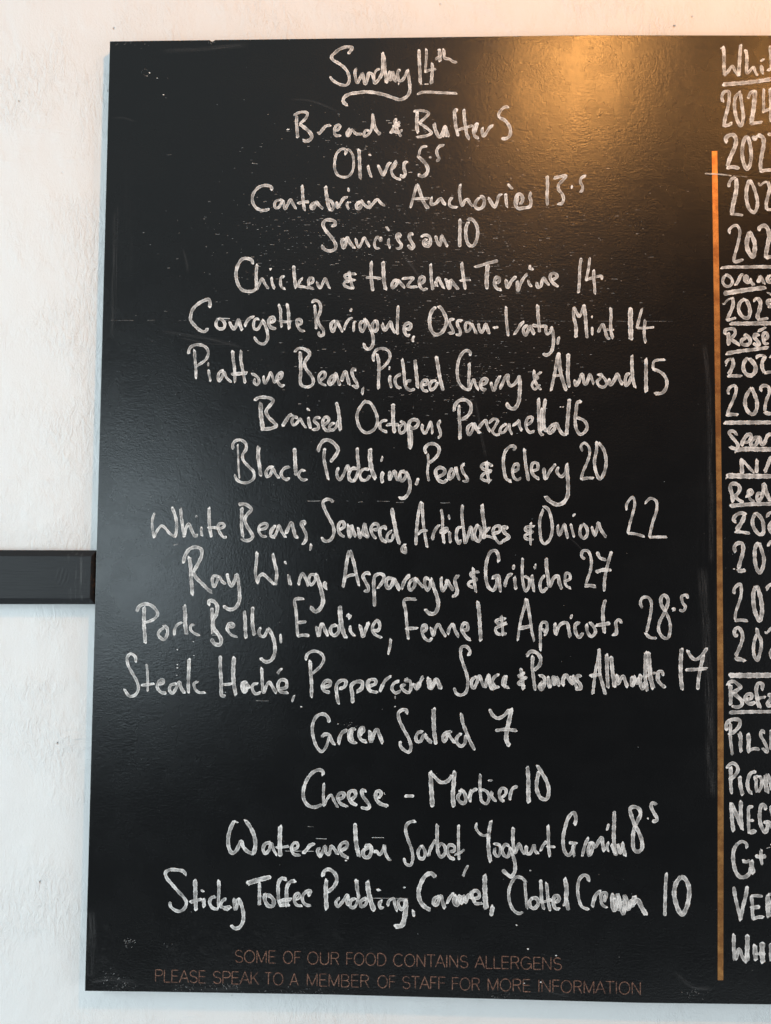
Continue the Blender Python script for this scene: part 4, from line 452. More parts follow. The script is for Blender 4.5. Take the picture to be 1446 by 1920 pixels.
    'dish': '59:2084,1395 2210,1437 2388,1486;42:2245,1415 2247,1274 2249,1128;45:2322,1276 2318,1197 2365,1119 2422,1120 2433,1188 2386,1243 2328,1253;41:2596,1456 2532,1471 2493,1414 2489,1302 2502,1178 2526,1122;48:2712,1441 2648,1429 2603,1360 2599,1248 2607,1118;48:2502,1178 2583,1197 2663,1209;41:2515,1122 2560,1134 2641,1130;41:2721,1205 2766,1240 2754,1284 2720,1272 2698,1205 2733,1138 2802,1128;41:2881,1253 2909,1321 2857,1309 2806,1252 2813,1184 2859,1140 2911,1136;45:3062,1504 3084,1572 3141,1596 3222,1541 3246,1463 3213,1383 3133,1309;52:3114,1466 3104,1348 3111,1213 3119,1090;41:3283,1239 3238,1182 3262,1126 3318,1183 3386,1275 3398,1207;41:3398,1275 3375,1207 3399,1140;41:3495,1237 3433,1208 3428,1130 3468,1119 3513,1187 3530,1266;48:3499,1473 3511,1356 3535,1244;41:3633,1246 3559,1199 3565,1138 3617,1156 3650,1246;58:3642,1454 3655,1336 3685,1213 3732,1085;34:3764,1349 3809,1350;41:3834,1216 3800,1182 3817,1121 3846,1138;41:3903,1150 3925,1218 3982,1242 3994,1175 4029,1091;41:4154,1223 4062,1232 4040,1187 4086,1109 4131,1166 4142,1222;58:4136,1234 4137,1122 4121,998 4088,908 4002,890;41:4234,1101 4244,1023;6:3719,1242 4165,1248;17:4104,1384 4132,1385;51:4517,1527 4460,1571 4391,1541 4329,1439 4301,1326 4325,1215 4382,1149 4451,1111;41:4575,1287 4507,1252 4496,1185 4531,1174 4587,1287 4610,1210 4639,1132;41:4667,1194 4701,1267 4752,1330;55:4781,1302 4758,1213 4793,1180 4826,1292 4849,1203 4883,1293 4906,1216 4940,1306 4974,1262;41:5019,1352 4974,1340 4997,1273 5027,1218;41:5008,1262 5077,1286 5065,1353 5008,1363 4986,1295 5031,1207 5122,1209;61:5149,1567 5150,1411 5156,1276 5168,1143;55:5253,1178 5231,1055;44:5673,1488 5621,1537 5553,1547 5491,1473 5457,1361 5469,1227 5520,1128 5588,1090 5633,1108;37:5661,1510 5667,1398 5679,1265 5690,1153;44:5764,1289 5724,1243 5735,1177 5781,1155 5832,1212 5815,1279 5758,1289;44:5863,1514 5871,1391 5877,1257 5905,1147;44:5937,1482 5950,1359 5962,1237 5984,1131;37:5860,1229 5928,1247 6007,1271;44:6052,1239 6098,1273 6086,1317 6041,1311 6024,1238 6052,1161 6103,1156;54:6171,1542 6194,1409 6188,1275 6216,1147;34:6199,1286 6154,1196;44:6477,1509 6460,1570 6415,1586 6358,1535 6335,1423 6346,1300 6391,1190 6476,1158;44:6521,1193 6538,1271 6572,1349 6629,1390;41:6674,1262 6696,1319 6697,1369 6640,1362 6629,1284 6651,1217 6707,1185;41:6685,1341 6662,1262;54:6781,1365 6770,1264 6797,1148 6832,1243 6843,1355 6877,1222 6910,1112 6933,1223 6928,1345 6967,1235 6978,1168 7012,1291;41:6798,1309 6854,1166 6899,1267;54:7057,1337 7034,1247 7091,1293 7147,1194 7202,1106;34:6944,1168 7057,1226;45:1289,1492 1247,1537 1166,1552 1073,1551 1021,1516 1034,1454 1100,1376 1183,1287 1265,1204 1301,1143 1274,1063 1211,1028 1141,1049 1094,1093 1087,1144;49:1406,1433 1414,1303 1417,1179 1428,1044;42:1348,1144 1417,1167 1497,1186;52:1521,1192 1534,1091;31:1484,1299 1525,1280;45:1676,1223 1624,1205 1602,1149 1638,1082 1696,1066 1719,1072;42:1716,1433 1721,1309 1717,1185 1719,1083;45:1815,1198 1775,1175 1742,1112 1789,1085 1881,1098;42:1789,1074 1858,1064;48:1925,1200 1926,1133 1939,1065 1966,1156 1971,1201;45:1977,1207 2019,1112 2044,1000 2034,899 1989,836 1937,824 1885,862',
    'price': '40:7464,1634 7452,1501 7445,1334 7438,1100;51:7649,1593 7587,1514 7558,1391 7580,1258 7618,1159 7657,1116 7708,1195 7743,1328 7744,1462 7700,1561 7655,1594',
}),
  ('head', 'White', {
    'dish': '46:8281,12471 8291,12368 8290,12254 8289,12163 8296,12072;42:8296,12072 8340,12124 8399,12200 8435,12131 8478,12070;46:8512,12492 8504,12389 8495,12268 8487,12161 8486,12070;42:8574,12423 8591,12343 8590,12237 8588,12100 8625,12130 8677,12183 8698,12122 8727,12069;18:8281,12459 8244,12440;35:8773,12262 8817,12296;46:8780,12205 8793,12091;49:8903,12470 8909,12325 8911,12159;42:8863,12132 8947,12189',
    'underline': '56:8269,11947 8404,11957 8580,11971 8763,11993 8945,12022',
}),
  ('wine', '2024', {
    'dish': '46:8270,11708 8256,11776 8286,11844 8345,11851 8351,11753 8328,11610 8297,11496 8278,11383;46:8282,11391 8340,11398 8388,11428;42:8505,11851 8443,11790 8423,11685 8430,11571 8458,11458 8501,11382 8535,11495 8522,11646 8508,11760 8505,11828;42:8603,11759 8637,11835 8695,11865;53:8695,11857 8687,11751 8671,11608 8640,11434;42:8625,11412 8705,11426 8782,11434;38:8812,11887 8804,11758 8806,11660 8801,11562;42:8802,11577 8853,11599 8941,11621;49:8896,11894 8902,11720 8898,11441',
}),
  ('wine', '2022', {
    'dish': '49:8316,11159 8302,11208 8339,11253 8405,11261 8437,11193 8425,11110 8380,11005 8343,10915 8320,10832;45:8313,10817 8393,10828 8473,10809;45:8572,11249 8535,11170 8516,11064 8518,10959 8539,10861 8575,10794 8611,10846 8631,10959 8628,11071 8608,11184 8594,11237;35:8710,11207 8673,11199 8659,11237 8696,11229 8732,11259;52:8732,11259 8790,11221 8796,11123 8773,10996 8753,10868 8756,10763;45:8756,10767 8821,10782 8930,10785;38:8856,11270 8929,11270',
}),
  ('wine', '2023', {
    'dish': '42:8339,10562 8344,10615 8384,10674 8428,10682;56:8435,10667 8438,10554 8418,10435 8388,10308 8372,10196;35:8358,10188 8430,10192 8517,10177;49:8609,10651 8576,10562 8564,10449 8577,10330 8612,10247 8663,10217 8700,10277 8708,10367 8687,10471 8659,10561 8617,10644;28:8725,10613 8747,10580 8790,10613 8834,10632;49:8849,10628 8869,10538 8846,10434 8823,10329 8830,10247;35:8830,10251 8924,10254',
}),
  ('wine', '2023 last', {
    'dish': '38:8348,9938 8334,9972 8385,10031 8436,10039 8472,9979 8467,9890 8433,9741 8403,9644 8388,9548;49:8395,9548 8453,9562 8511,9585;52:8602,9949 8572,9867 8564,9763 8592,9674 8642,9622 8664,9704 8662,9815 8630,9897 8602,9949;49:8740,9979 8725,10001 8791,10038 8834,10001 8855,9912 8839,9800 8816,9689 8808,9614;49:8808,9607 8858,9618 8923,9622',
}),
  ('head', 'Orange', {
    'rule': '42:8224,9473 8336,9484 8553,9484 8734,9488 8915,9484',
    'dish': '42:8285,9377 8252,9332 8247,9273 8283,9229 8334,9229 8370,9280 8356,9332 8313,9369 8285,9381;42:8413,9243 8450,9303 8480,9369 8509,9392;38:8566,9310 8566,9355 8538,9362 8530,9310 8566,9281 8602,9288 8609,9325;42:8602,9325 8623,9273 8652,9244;45:8703,9281 8725,9325 8733,9362 8761,9310 8789,9258;52:8856,9377 8826,9325 8854,9281 8884,9325',
    'underline': '59:8261,9132 8405,9155 8586,9184 8803,9210',
}),
  ('wine', '2025', {
    'dish': '24:8241,8992 8259,8992 8303,9043 8361,9073;42:8368,9073 8379,9007 8360,8925 8323,8844 8293,8770;35:8293,8774 8351,8789 8409,8807;48:8534,9059 8476,9021 8447,8948 8460,8874 8510,8815 8568,8807 8594,8874 8584,8962 8549,9044;38:8642,9029 8686,9077;48:8686,9077 8729,9022 8720,8926 8691,8830 8705,8789;38:8697,8785 8762,8789 8827,8804;38:8880,9044 8826,9037 8829,8992 8873,8992;35:8829,8955 8879,8948;28:8824,9148 8903,9103',
}),
  ('head', 'Rosé', {
    'rule': '52:8336,8731 8509,8731 8690,8734 8906,8736',
    'dish': '45:8270,8587 8270,8639 8321,8661 8386,8654 8400,8602 8363,8550 8341,8528 8391,8492 8456,8448;48:8310,8609 8313,8543 8315,8447;45:8522,8588 8529,8536 8485,8514 8488,8462 8542,8448 8586,8470 8593,8514 8558,8566 8522,8588;45:8709,8573 8659,8588 8651,8551 8687,8500 8708,8456 8679,8441 8636,8470;45:8781,8522 8817,8551 8814,8596 8782,8610 8760,8573 8766,8507 8787,8463 8827,8471;38:8696,8632 8746,8654 8797,8684',
    'underline': '48:8282,8333 8469,8367 8650,8389 8826,8415',
}),
  ('wine', '2022 rose', {
    'dish': '35:8270,8204 8303,8249 8353,8263;17:8273,8168 8288,8197;48:8360,8263 8371,8197 8345,8124 8308,8050;41:8297,8036 8387,8040 8480,8036;52:8555,8279 8511,8212 8503,8132 8538,8066 8596,8044 8646,8081 8661,8154 8626,8220 8576,8271;41:8670,8272 8692,8301 8749,8309 8785,8294;48:8785,8294 8748,8221 8748,8140 8776,8081;38:8775,8074 8826,8089 8898,8093;34:8846,8280 8886,8324',
}),
  ('wine', '2022 second rose', {
    'dish': '38:8309,7797 8299,7830 8321,7882 8378,7911 8407,7889;45:8404,7904 8403,7831 8362,7714 8311,7604 8289,7530;48:8274,7523 8346,7531 8425,7527;45:8601,7876 8557,7817 8520,7729 8526,7627 8569,7554 8619,7532 8662,7591 8671,7693 8643,7788 8608,7876;45:8723,7839 8727,7891 8774,7913 8824,7891 8834,7825 8800,7737 8778,7650 8770,7569;48:8770,7562 8819,7544 8898,7548',
}),
  ('head', 'Sparkling', {
    'rule': '48:8248,7421 8460,7425 8675,7427 8890,7428',
    'dish': '41:8404,7259 8380,7299 8337,7313 8308,7291 8343,7233 8386,7182 8421,7124 8399,7080 8356,7087 8317,7105;45:8493,7168 8550,7169 8587,7220 8587,7271 8544,7263 8501,7212 8479,7168 8471,7117;45:8701,7235 8637,7220 8593,7169 8600,7118 8643,7126 8679,7184 8701,7235 8715,7170 8736,7133 8765,7163 8787,7221 8816,7265 8888,7272',
    'underline': '58:8399,7066 8528,7078 8671,7076 8885,7076;21:8402,7066 8384,7026',
}),
  ('wine', 'N/A', {
    'dish': '48:8469,6950 8468,6870 8471,6761;41:8473,6935 8526,6878 8575,6820 8625,6770;45:8666,6940 8661,6857 8657,6770;45:8760,6778 8797,6858 8841,6967 8876,6858 8903,6779',
    'underline': '62:8274,6727 8453,6725 8667,6723 8881,6724;21:8288,6716 8259,6691',
}),
  ('head', 'Red', {
    'dish': '51:8349,6384 8339,6478 8315,6572 8330,6615 8380,6623 8430,6594 8436,6544 8407,6493 8378,6463 8421,6413 8478,6381;38:8514,6457 8579,6487 8600,6516 8579,6548 8551,6530 8550,6479 8578,6414 8624,6393;45:8721,6495 8672,6495 8657,6444 8678,6401 8714,6444 8736,6510 8744,6633;55:8755,6618 8772,6546 8793,6474 8831,6402',
    'underline': '48:8313,6333 8449,6348 8627,6360 8877,6366',
}),
  ('wine', '2020', {
    'dish': '45:8386,6126 8354,6151 8383,6209 8448,6242 8519,6228;55:8497,6217 8475,6152 8432,6079 8388,6014;38:8374,6000 8445,5997 8559,5980;48:8640,6240 8604,6175 8599,6102 8631,6023 8687,5966 8730,5981 8738,6060 8725,6147 8683,6211 8640,6247;44:8789,6194 8804,6234 8868,6263;51:8874,6162 8824,6097 8819,6025 8865,5975',
}),
  ('wine', '2021', {
    'dish': '44:8375,5737 8361,5798 8401,5848 8458,5849 8475,5792 8463,5705 8434,5611 8412,5525;55:8397,5496 8454,5493 8497,5504;44:8664,5858 8628,5793 8620,5692 8626,5599 8646,5520 8685,5470 8725,5550 8737,5657 8713,5751 8679,5858;41:8792,5816 8821,5867 8871,5881',
}),
  ('wine', '2019', {
    'dish': '41:8351,5198 8352,5252 8388,5302 8431,5324 8444,5260 8436,5160 8407,5066 8370,4959 8359,4866;44:8362,4851 8433,4859 8518,4850;55:8633,5298 8600,5219 8596,5118 8605,5018 8633,4919 8674,4855 8704,4962 8698,5091 8678,5191 8651,5276 8630,5301;44:8768,5256 8793,5299 8864,5336',
}),
  ('wine', '2023 red', {
    'dish': '44:8389,4675 8367,4653 8350,4696 8368,4746 8404,4760 8446,4704 8456,4640 8437,4561 8401,4475 8365,4397;51:8357,4361 8421,4355 8484,4334;48:8638,4756 8651,4685 8686,4614 8692,4522 8669,4422 8640,4343 8605,4393 8592,4471 8600,4570 8630,4670;27:8740,4711 8761,4693 8786,4722;41:8779,4708 8815,4751 8858,4773;44:8855,4531 8811,4445 8817,4374',
}),
  ('head', 'Before dinner', {
    'rule': '64:8281,4147 8426,4149 8638,4153 8850,4158',
    'dish': '44:8255,4026 8284,4062 8340,4070 8389,4035 8424,4000 8382,3964 8325,3928;51:8290,4033 8296,3941 8296,3856 8291,3771;47:8325,3928 8381,3879 8437,3823 8436,3773 8379,3744 8309,3757;47:8500,3845 8557,3860 8558,3909 8508,3909 8479,3859 8500,3810 8549,3789 8606,3811;51:8693,3968 8700,4039 8651,4052 8622,3988 8628,3889 8641,3804 8665,3741;41:8617,3847 8677,3869 8737,3877;44:8766,3898 8805,3906 8797,3849 8761,3792 8775,3764 8832,3793 8839,3864',
    'underline': '47:8280,3673 8456,3683 8633,3689 8844,3694',
}),
  ('wine', 'Pils', {
    'dish': '54:8242,3447 8236,3517 8272,3567 8335,3589 8406,3576 8405,3513 8362,3456 8320,3420 8263,3398;44:8293,3539 8288,3455 8287,3356 8297,3250 8310,3138;47:8404,3421 8418,3344 8413,3252 8423,3175;51:8513,3409 8520,3317 8515,3232 8518,3169;44:8515,3197 8592,3220 8652,3213;44:8722,3426 8687,3453 8672,3390 8713,3313 8747,3236 8747,3180 8691,3228;41:8803,3462 8802,3349 8796,3216',
}),
  ('wine', 'Picon', {
    'dish': '44:8238,2968 8266,3010 8316,3032 8365,2998 8378,2949 8350,2892 8307,2849 8264,2828;44:8287,2983 8286,2877 8285,2758 8294,2646;47:8399,2865 8405,2774 8418,2697 8435,2634;51:8603,2931 8540,2909 8504,2832 8496,2754 8516,2685 8551,2657;40:8581,2840 8602,2833 8605,2756 8611,2672;41:8581,2847 8638,2876;40:8652,2876 8679,2820 8671,2736 8628,2672;54:8729,2891 8728,2779 8748,2667;47:8757,2892 8784,2801 8811,2703 8827,2872',
}),
  ('wine', 'Negroni', {
    'dish': '47:8283,2528 8292,2409 8301,2283 8314,2172;51:8286,2521 8338,2417 8386,2299 8427,2195;51:8413,2558 8408,2439 8411,2320 8420,2202;40:8563,2487 8514,2476 8506,2371 8505,2259 8511,2154;40:8505,2308 8568,2316;54:8511,2154 8595,2187;47:8724,2452 8711,2507 8676,2514 8646,2401 8652,2290 8679,2213 8714,2172 8743,2228 8750,2291;44:8698,2290 8757,2298 8806,2216;47:8791,2502 8814,2362 8841,2223',
}),
  ('wine', 'G and T', {
    'dish': '40:8480,1966 8474,2021 8418,2048 8362,2019;50:8369,2026 8319,1942 8307,1844 8317,1747 8344,1657 8393,1602 8456,1604 8512,1653 8534,1730;40:8426,1805 8472,1791 8514,1813;57:8535,1807 8541,1730 8558,1647;47:8591,1870 8640,1857 8717,1869;44:8659,1941 8658,1851 8671,1761;13:8655,1958 8659,1934;34:8786,2010 8845,2028;6:8729,1967 8775,1982',
}),
  ('wine', 'Vermouth', {
    'dish': '44:8311,1474 8327,1357 8361,1205 8391,1060;50:8479,1485 8460,1366 8424,1234 8391,1067;37:8523,1368 8593,1373 8670,1367;40:8530,1361 8543,1257 8542,1153 8555,1071;47:8521,1222 8633,1235;47:8555,1085 8618,1107 8681,1108;57:8740,1386 8735,1275 8747,1109;40:8747,1393 8809,1380 8780,1276 8827,1111',
}),
  ('wine', 'White port', {
    'dish': '47:8308,886 8304,769 8306,665 8312,569;54:8326,569 8369,701 8410,612 8458,545;57:8476,883 8475,772 8470,662 8469,552;54:8569,760 8571,657 8580,568;64:8663,790 8658,673 8667,542;30:8571,647 8696,656;47:8767,779 8765,572',
}),
]

# ------------------------------------------------------------------ the wall
def build_wall():
    bm = bmesh.new()
    x0, x1, z0, z1, y = -2.4, 3.2, 0.0, 2.75, 0.0
    vs = [bm.verts.new(p) for p in ((x0, y, z0), (x1, y, z0), (x1, y, z1), (x0, y, z1),
                                    (x0, y + .12, z0), (x1, y + .12, z0), (x1, y + .12, z1), (x0, y + .12, z1))]
    for f in ((0, 1, 2, 3), (5, 4, 7, 6), (4, 0, 3, 7), (1, 5, 6, 2), (3, 2, 6, 7), (4, 5, 1, 0)):
        bm.faces.new([vs[i] for i in f])
    me = bpy.data.meshes.new("wall")
    bm.to_mesh(me); bm.free()
    o = link("wall", me, [M_WALL])
    o.location = (0, THICK, 0)
    o["kind"] = "structure"
    o["label"] = "uneven white plaster wall behind the chalkboard"
    return o
wall = build_wall()

# ------------------------------------------------------------------ the rail beside the board
def build_rail():
    (ax, az), (bx, bz), (cx, cz), (dx, dz) = [(x / 1000, z / 1000) for x, z in RAIL]
    X0 = -1.2                                              # runs on to the left, out of the picture
    s1 = (bz - az) / (bx - ax); s2 = (cz - dz) / (cx - dx)
    az = bz + s1 * (X0 - bx); dz = cz + s2 * (X0 - cx)
    t = 0.0195; ch = 0.0078; dp = 0.0062
    bm = bmesh.new()
    ox, oz = bx, bz                                        # origin at the lower right end
    def V(x, y, z): return bm.verts.new((x - ox, y, z - oz))
    back = [V(X0, t, az), V(bx, t, bz), V(cx, t, cz), V(X0, t, dz)]
    mid = [V(X0, dp, az), V(bx, dp, bz), V(cx, dp, cz), V(X0, dp, dz)]
    che = 0.0050
    fr = [V(X0, 0, az + ch), V(bx - che, 0, bz + ch), V(cx - che, 0, cz - ch), V(X0, 0, dz - ch)]
    def F(a, mi=0):
        f = bm.faces.new(a); f.material_index = mi; return f
    F(fr)
    F([mid[0], mid[1], fr[1], fr[0]]); F([fr[3], fr[2], mid[2], mid[3]])
    F([mid[1], mid[2], fr[2], fr[1]], 1); F([mid[3], mid[0], fr[0], fr[3]])
    F([back[0], back[1], mid[1], mid[0]]); F([mid[3], mid[2], back[2], back[3]])
    F([back[1], back[2], mid[2], mid[1]], 1); F([back[3], back[0], mid[0], mid[3]])
    F(back[::-1])
    bmesh.ops.recalc_face_normals(bm, faces=bm.faces)
    me = bpy.data.meshes.new("wooden_rail")
    bm.to_mesh(me); bm.free()
    o = link("wooden_rail", me, [M_RAIL, M_END])
    o.location = (BOARD_X + ox, THICK - t, BOARD_Z + oz)
    b = o.modifiers.new("soft_edges", 'BEVEL'); b.width = 0.0007; b.segments = 2; b.limit_method = 'ANGLE'
    b.material = -1
    o["label"] = "black painted timber rail with chamfered edges running left from the chalkboard"
    o["category"] = "rail"
    return o
rail = build_rail()

# ------------------------------------------------------------------ the board
WIDTH = 1.42
board = bpy.data.objects.new("chalkboard", None)
COL.objects.link(board)
board.empty_display_size = 0.1
board.location = (BOARD_X + WIDTH / 2, THICK, BOARD_Z)
board["label"] = "large black chalkboard hung on the white wall, covered in a chalk handwritten menu"
board["category"] = "chalkboard"

def BX(x): return x / 1000.0 - WIDTH / 2
def BZ(z): return z / 1000.0
FRONT = -THICK

def build_panel():
    tp = [(BX(x), BZ(z)) for x, z in TOP_EDGE] + [(WIDTH / 2, BZ(TOP_EDGE[-1][1]) - 0.001)]
    bt = [(BX(x), BZ(z)) for x, z in BOTTOM_EDGE] + [(WIDTH / 2, BZ(BOTTOM_EDGE[-1][1]) + 0.001)]
    loop = bt + tp[::-1]
    bm = bmesh.new()
    a = [bm.verts.new((x, FRONT, z)) for x, z in loop]
    b = [bm.verts.new((x, -0.0004, z)) for x, z in loop]
    bm.faces.new(a)
    bm.faces.new(b[::-1])
    n = len(loop)
    for i in range(n):
        j = (i + 1) % n
        bm.faces.new((a[j], a[i], b[i], b[j]))
    bmesh.ops.recalc_face_normals(bm, faces=bm.faces)
    me = bpy.data.meshes.new("panel")
    bm.to_mesh(me); bm.free()
    o = link("panel", me, [M_BOARD], board)
    bv = o.modifiers.new("worn_edge", 'BEVEL'); bv.width = 0.0006; bv.segments = 2; bv.limit_method = 'ANGLE'
    return o
build_panel()

# copper divider, a thin strip stuck on the face
def build_stripe():
    bm = bmesh.new()
    rows = []
    for (lx, lz), (rx, rz) in zip(STRIPE_LEFT, STRIPE_RIGHT):
        rows.append([bm.verts.new((BX(lx), FRONT, BZ(lz))), bm.verts.new((BX(lx), FRONT - 0.0002, BZ(lz))),
                     bm.verts.new((BX(rx), FRONT - 0.0002, BZ(rz))), bm.verts.new((BX(rx), FRONT, BZ(rz)))])
    for p, q in zip(rows, rows[1:]):
        for i in range(3):
            bm.faces.new((p[i], p[i + 1], q[i + 1], q[i]))
    bm.faces.new(rows[0]); bm.faces.new(rows[-1][::-1])
    bmesh.ops.recalc_face_normals(bm, faces=bm.faces)
    me = bpy.data.meshes.new("divider_stripe")
    bm.to_mesh(me); bm.free()
    return link("divider_stripe", me, [M_STRIPE], board, "thin vertical copper coloured stripe between food and drinks")
build_stripe()

# ------------------------------------------------------------------ strokes
def smooth_path(pts, step=0.8):
    """centripetal Catmull-Rom through the points, resampled about every step mm"""
    if len(pts) == 2:
        P = pts
        dense = [(P[0][0] + (P[1][0] - P[0][0]) * i / 12, P[0][1] + (P[1][1] - P[0][1]) * i / 12) for i in range(13)]
    else:
        P = [(2 * pts[0][0] - pts[1][0], 2 * pts[0][1] - pts[1][1])] + list(pts) + \
            [(2 * pts[-1][0] - pts[-2][0], 2 * pts[-1][1] - pts[-2][1])]
        dense = []
        for i in range(len(P) - 3):
            p0, p1, p2, p3 = (Vector(p) for p in P[i:i + 4])
            t0 = 0.0
            t1 = t0 + max(1e-4, (p1 - p0).length ** 0.5)
            t2 = t1 + max(1e-4, (p2 - p1).length ** 0.5)
            t3 = t2 + max(1e-4, (p3 - p2).length ** 0.5)
            k = max(2, int((p2 - p1).length / 0.5))
            for j in range(k):
                t = t1 + (t2 - t1) * j / k
                a1 = p0 * ((t1 - t) / (t1 - t0)) + p1 * ((t - t0) / (t1 - t0))
                a2 = p1 * ((t2 - t) / (t2 - t1)) + p2 * ((t - t1) / (t2 - t1))
                a3 = p2 * ((t3 - t) / (t3 - t2)) + p3 * ((t - t2) / (t3 - t2))
                b1 = a1 * ((t2 - t) / (t2 - t0)) + a2 * ((t - t0) / (t2 - t0))
                b2 = a2 * ((t3 - t) / (t3 - t1)) + a3 * ((t - t1) / (t3 - t1))
                c = b1 * ((t2 - t) / (t2 - t1)) + b2 * ((t - t1) / (t2 - t1))
                dense.append((c.x, c.y))
        dense.append(tuple(pts[-1]))
    out = [dense[0]]; acc = 0.0
    for a, b in zip(dense, dense[1:]):
        acc += math.hypot(b[0] - a[0], b[1] - a[1])
        if acc >= step:
            out.append(b); acc = 0.0
    if out[-1] != dense[-1]:
        if len(out) > 1 and math.hypot(out[-1][0] - dense[-1][0], out[-1][1] - dense[-1][1]) < step * 0.4:
            out[-1] = dense[-1]
        else:
            out.append(dense[-1])
    return out

LEVEL = [0]
def ribbon(bm, uvl, uve, pts, w, cap=0.30, jit=0.10, lift=None, rnd=random):
    """one pen stroke as a slightly raised film of marker paint"""
    P = smooth_path(pts) if len(pts) > 1 else pts
    n = len(P)
    if n < 2:
        return
    L = [0.0]
    for a, b in zip(P, P[1:]):
        L.append(L[-1] + math.hypot(b[0] - a[0], b[1] - a[1]))
    T = max(L[-1], 1e-6)
    if lift is None:
        LEVEL[0] = (LEVEL[0] + 1) % 14
        lift = 0.00012 + 0.00004 * LEVEL[0]
    ph1, ph2 = rnd.uniform(0, 6), rnd.uniform(0, 6)
    v0 = rnd.uniform(0, 4000)
    # the chisel tip: ends are cut on a slant that differs from stroke to stroke
    sl0, sl1 = rnd.uniform(-.7, .7) * w, rnd.uniform(-.7, .7) * w
    f0, f1 = rnd.uniform(.86, 1.12), rnd.uniform(.80, 1.10)
    rows = []
    us = (-1.0, -0.5, 0.0, 0.5, 1.0)
    for i in range(n):
        a, b = P[max(0, i - 1)], P[min(n - 1, i + 1)]
        tx, ty = b[0] - a[0], b[1] - a[1]
        l = math.hypot(tx, ty) or 1.0
        tx, ty = tx / l, ty / l
        nx, ny = -ty, tx
        hw = w / 2 * 1.0 * (f0 + (f1 - f0) * L[i] / T) * (1 + jit * math.sin(L[i] * 0.55 + ph1) + jit * 0.6 * math.sin(L[i] * 1.7 + ph2) + rnd.uniform(-1, 1) * jit * 0.5)
        e = min(L[i], T - L[i]) / (cap * w + 1e-6)
        if e < 1:
            hw *= 0.62 + 0.38 * math.sqrt(max(0, 1 - (1 - e) ** 2))
        row = []
        for u in us:
            sx = 0.0
            if i == 0: sx = -abs(w) * 0.16 * (1 - u * u) + sl0 * u * 0.5
            if i == n - 1: sx = abs(w) * 0.16 * (1 - u * u) + sl1 * u * 0.5
            x = P[i][0] + nx * u * hw + tx * sx
            z = P[i][1] + ny * u * hw + ty * sx
            vtx = bm.verts.new((BX(x), FRONT - lift - 3.5e-6 * i, BZ(z)))
            row.append((vtx, u, (L[i] + v0) / 1000.0, L[i], T - L[i]))
        rows.append(row)
    for r, s in zip(rows, rows[1:]):
        for k in range(4):
            q = (r[k], r[k + 1], s[k + 1], s[k])
            f = bm.faces.new([c[0] for c in q])
            for lp, c in zip(f.loops, q):
                lp[uvl].uv = (c[1], c[2])
                lp[uve].uv = (c[3], c[4])

def stroke_mesh(name, strokes, mat, parent, label=None, **kw):
    bm = bmesh.new()
    uvl = bm.loops.layers.uv.new("stroke")
    uve = bm.loops.layers.uv.new("ends")
    for w, pts in strokes:
        ribbon(bm, uvl, uve, pts, w, **kw)
    me = bpy.data.meshes.new(name)
    bm.to_mesh(me); bm.free()
    return link(name, me, [mat], parent, label)

def decode(s):
    out = []
    for st in s.split(';'):
        w, p = st.split(':')
        out.append((int(w) / 10.0, [tuple(int(c) / 10.0 for c in q.split(',')) for q in p.split()]))
    return out

READS = {'2023 last': '2023', '2022 rose': '2022', '2022 second rose': '2022', '2023 red': '202', 'Before dinner': 'Befo',
         'Sparkling': 'Spar', 'White': 'Whi', 'Orange': 'Orang', 'Pils': 'Pils', 'Picon': 'Picon', 'Negroni': 'Neg',
         'G and T': 'G+', 'Vermouth': 'Ver', 'White port': 'Whi'}
def words(strokes, n):
    """share the strokes of a line out to its n words, cutting at the n - 1 widest gaps"""
    box = sorted((min(p[0] for p in s[1]) - s[0] / 2, max(p[0] for p in s[1]) + s[0] / 2) for s in strokes)
    gaps, right = [], box[0][1]
    for a, b in box:
        if a > right:
            gaps.append((a - right, (a + right) / 2))
        right = max(right, b)
    cuts = sorted(c for g, c in sorted(gaps, reverse=True)[:n - 1])
    out = [[] for _ in range(len(cuts) + 1)]
    for s in strokes:
        mid = (min(p[0] for p in s[1]) + max(p[0] for p in s[1])) / 2
        out[sum(mid > c for c in cuts)].append(s)
    return [w for w in out if w]

for kind, text, parts in WRITING:
    bold = kind in ('head', 'wine')
    mat = M_CHALK2 if bold else M_CHALK
    if kind == 'heading':
        name, label = "menu_heading", "chalk heading reading %s at the top of the menu" % text
    elif kind == 'line':
        name, label = "menu_item", "handwritten menu line reading %s" % text
    elif kind == 'head':
        name, label = "drinks_heading", "underlined chalk heading beginning %s right of the copper stripe" % READS.get(text, text)
    else:
        name, label = "drinks_entry", "chalk entry beginning %s right of the copper stripe" % READS.get(text, text)
    if kind in ('heading', 'line'):
        main = bpy.data.objects.new(name, None)
        COL.objects.link(main)
        main.parent = board
        main["label"] = label
        main.empty_display_size = 0.02
        strokes = decode(parts['dish'])
        main.location = (BX(sum(p[0] for s in strokes for p in s[1]) / sum(len(s[1]) for s in strokes)), FRONT, BZ(min(p[1] for s in strokes for p in s[1])))
        for word in words(strokes, len(text.split()) - 1):
            o = stroke_mesh("word", word, mat, main)
            o.location = -main.location
    else:
        main = stroke_mesh(name, decode(parts['dish']), mat, board, label)
    for key, sub in (('price', 'price'), ('underline', 'underline'), ('rule', 'rule')):
        if key in parts:
            o = stroke_mesh(sub, decode(parts[key]), mat, main)
            o.location = -main.location

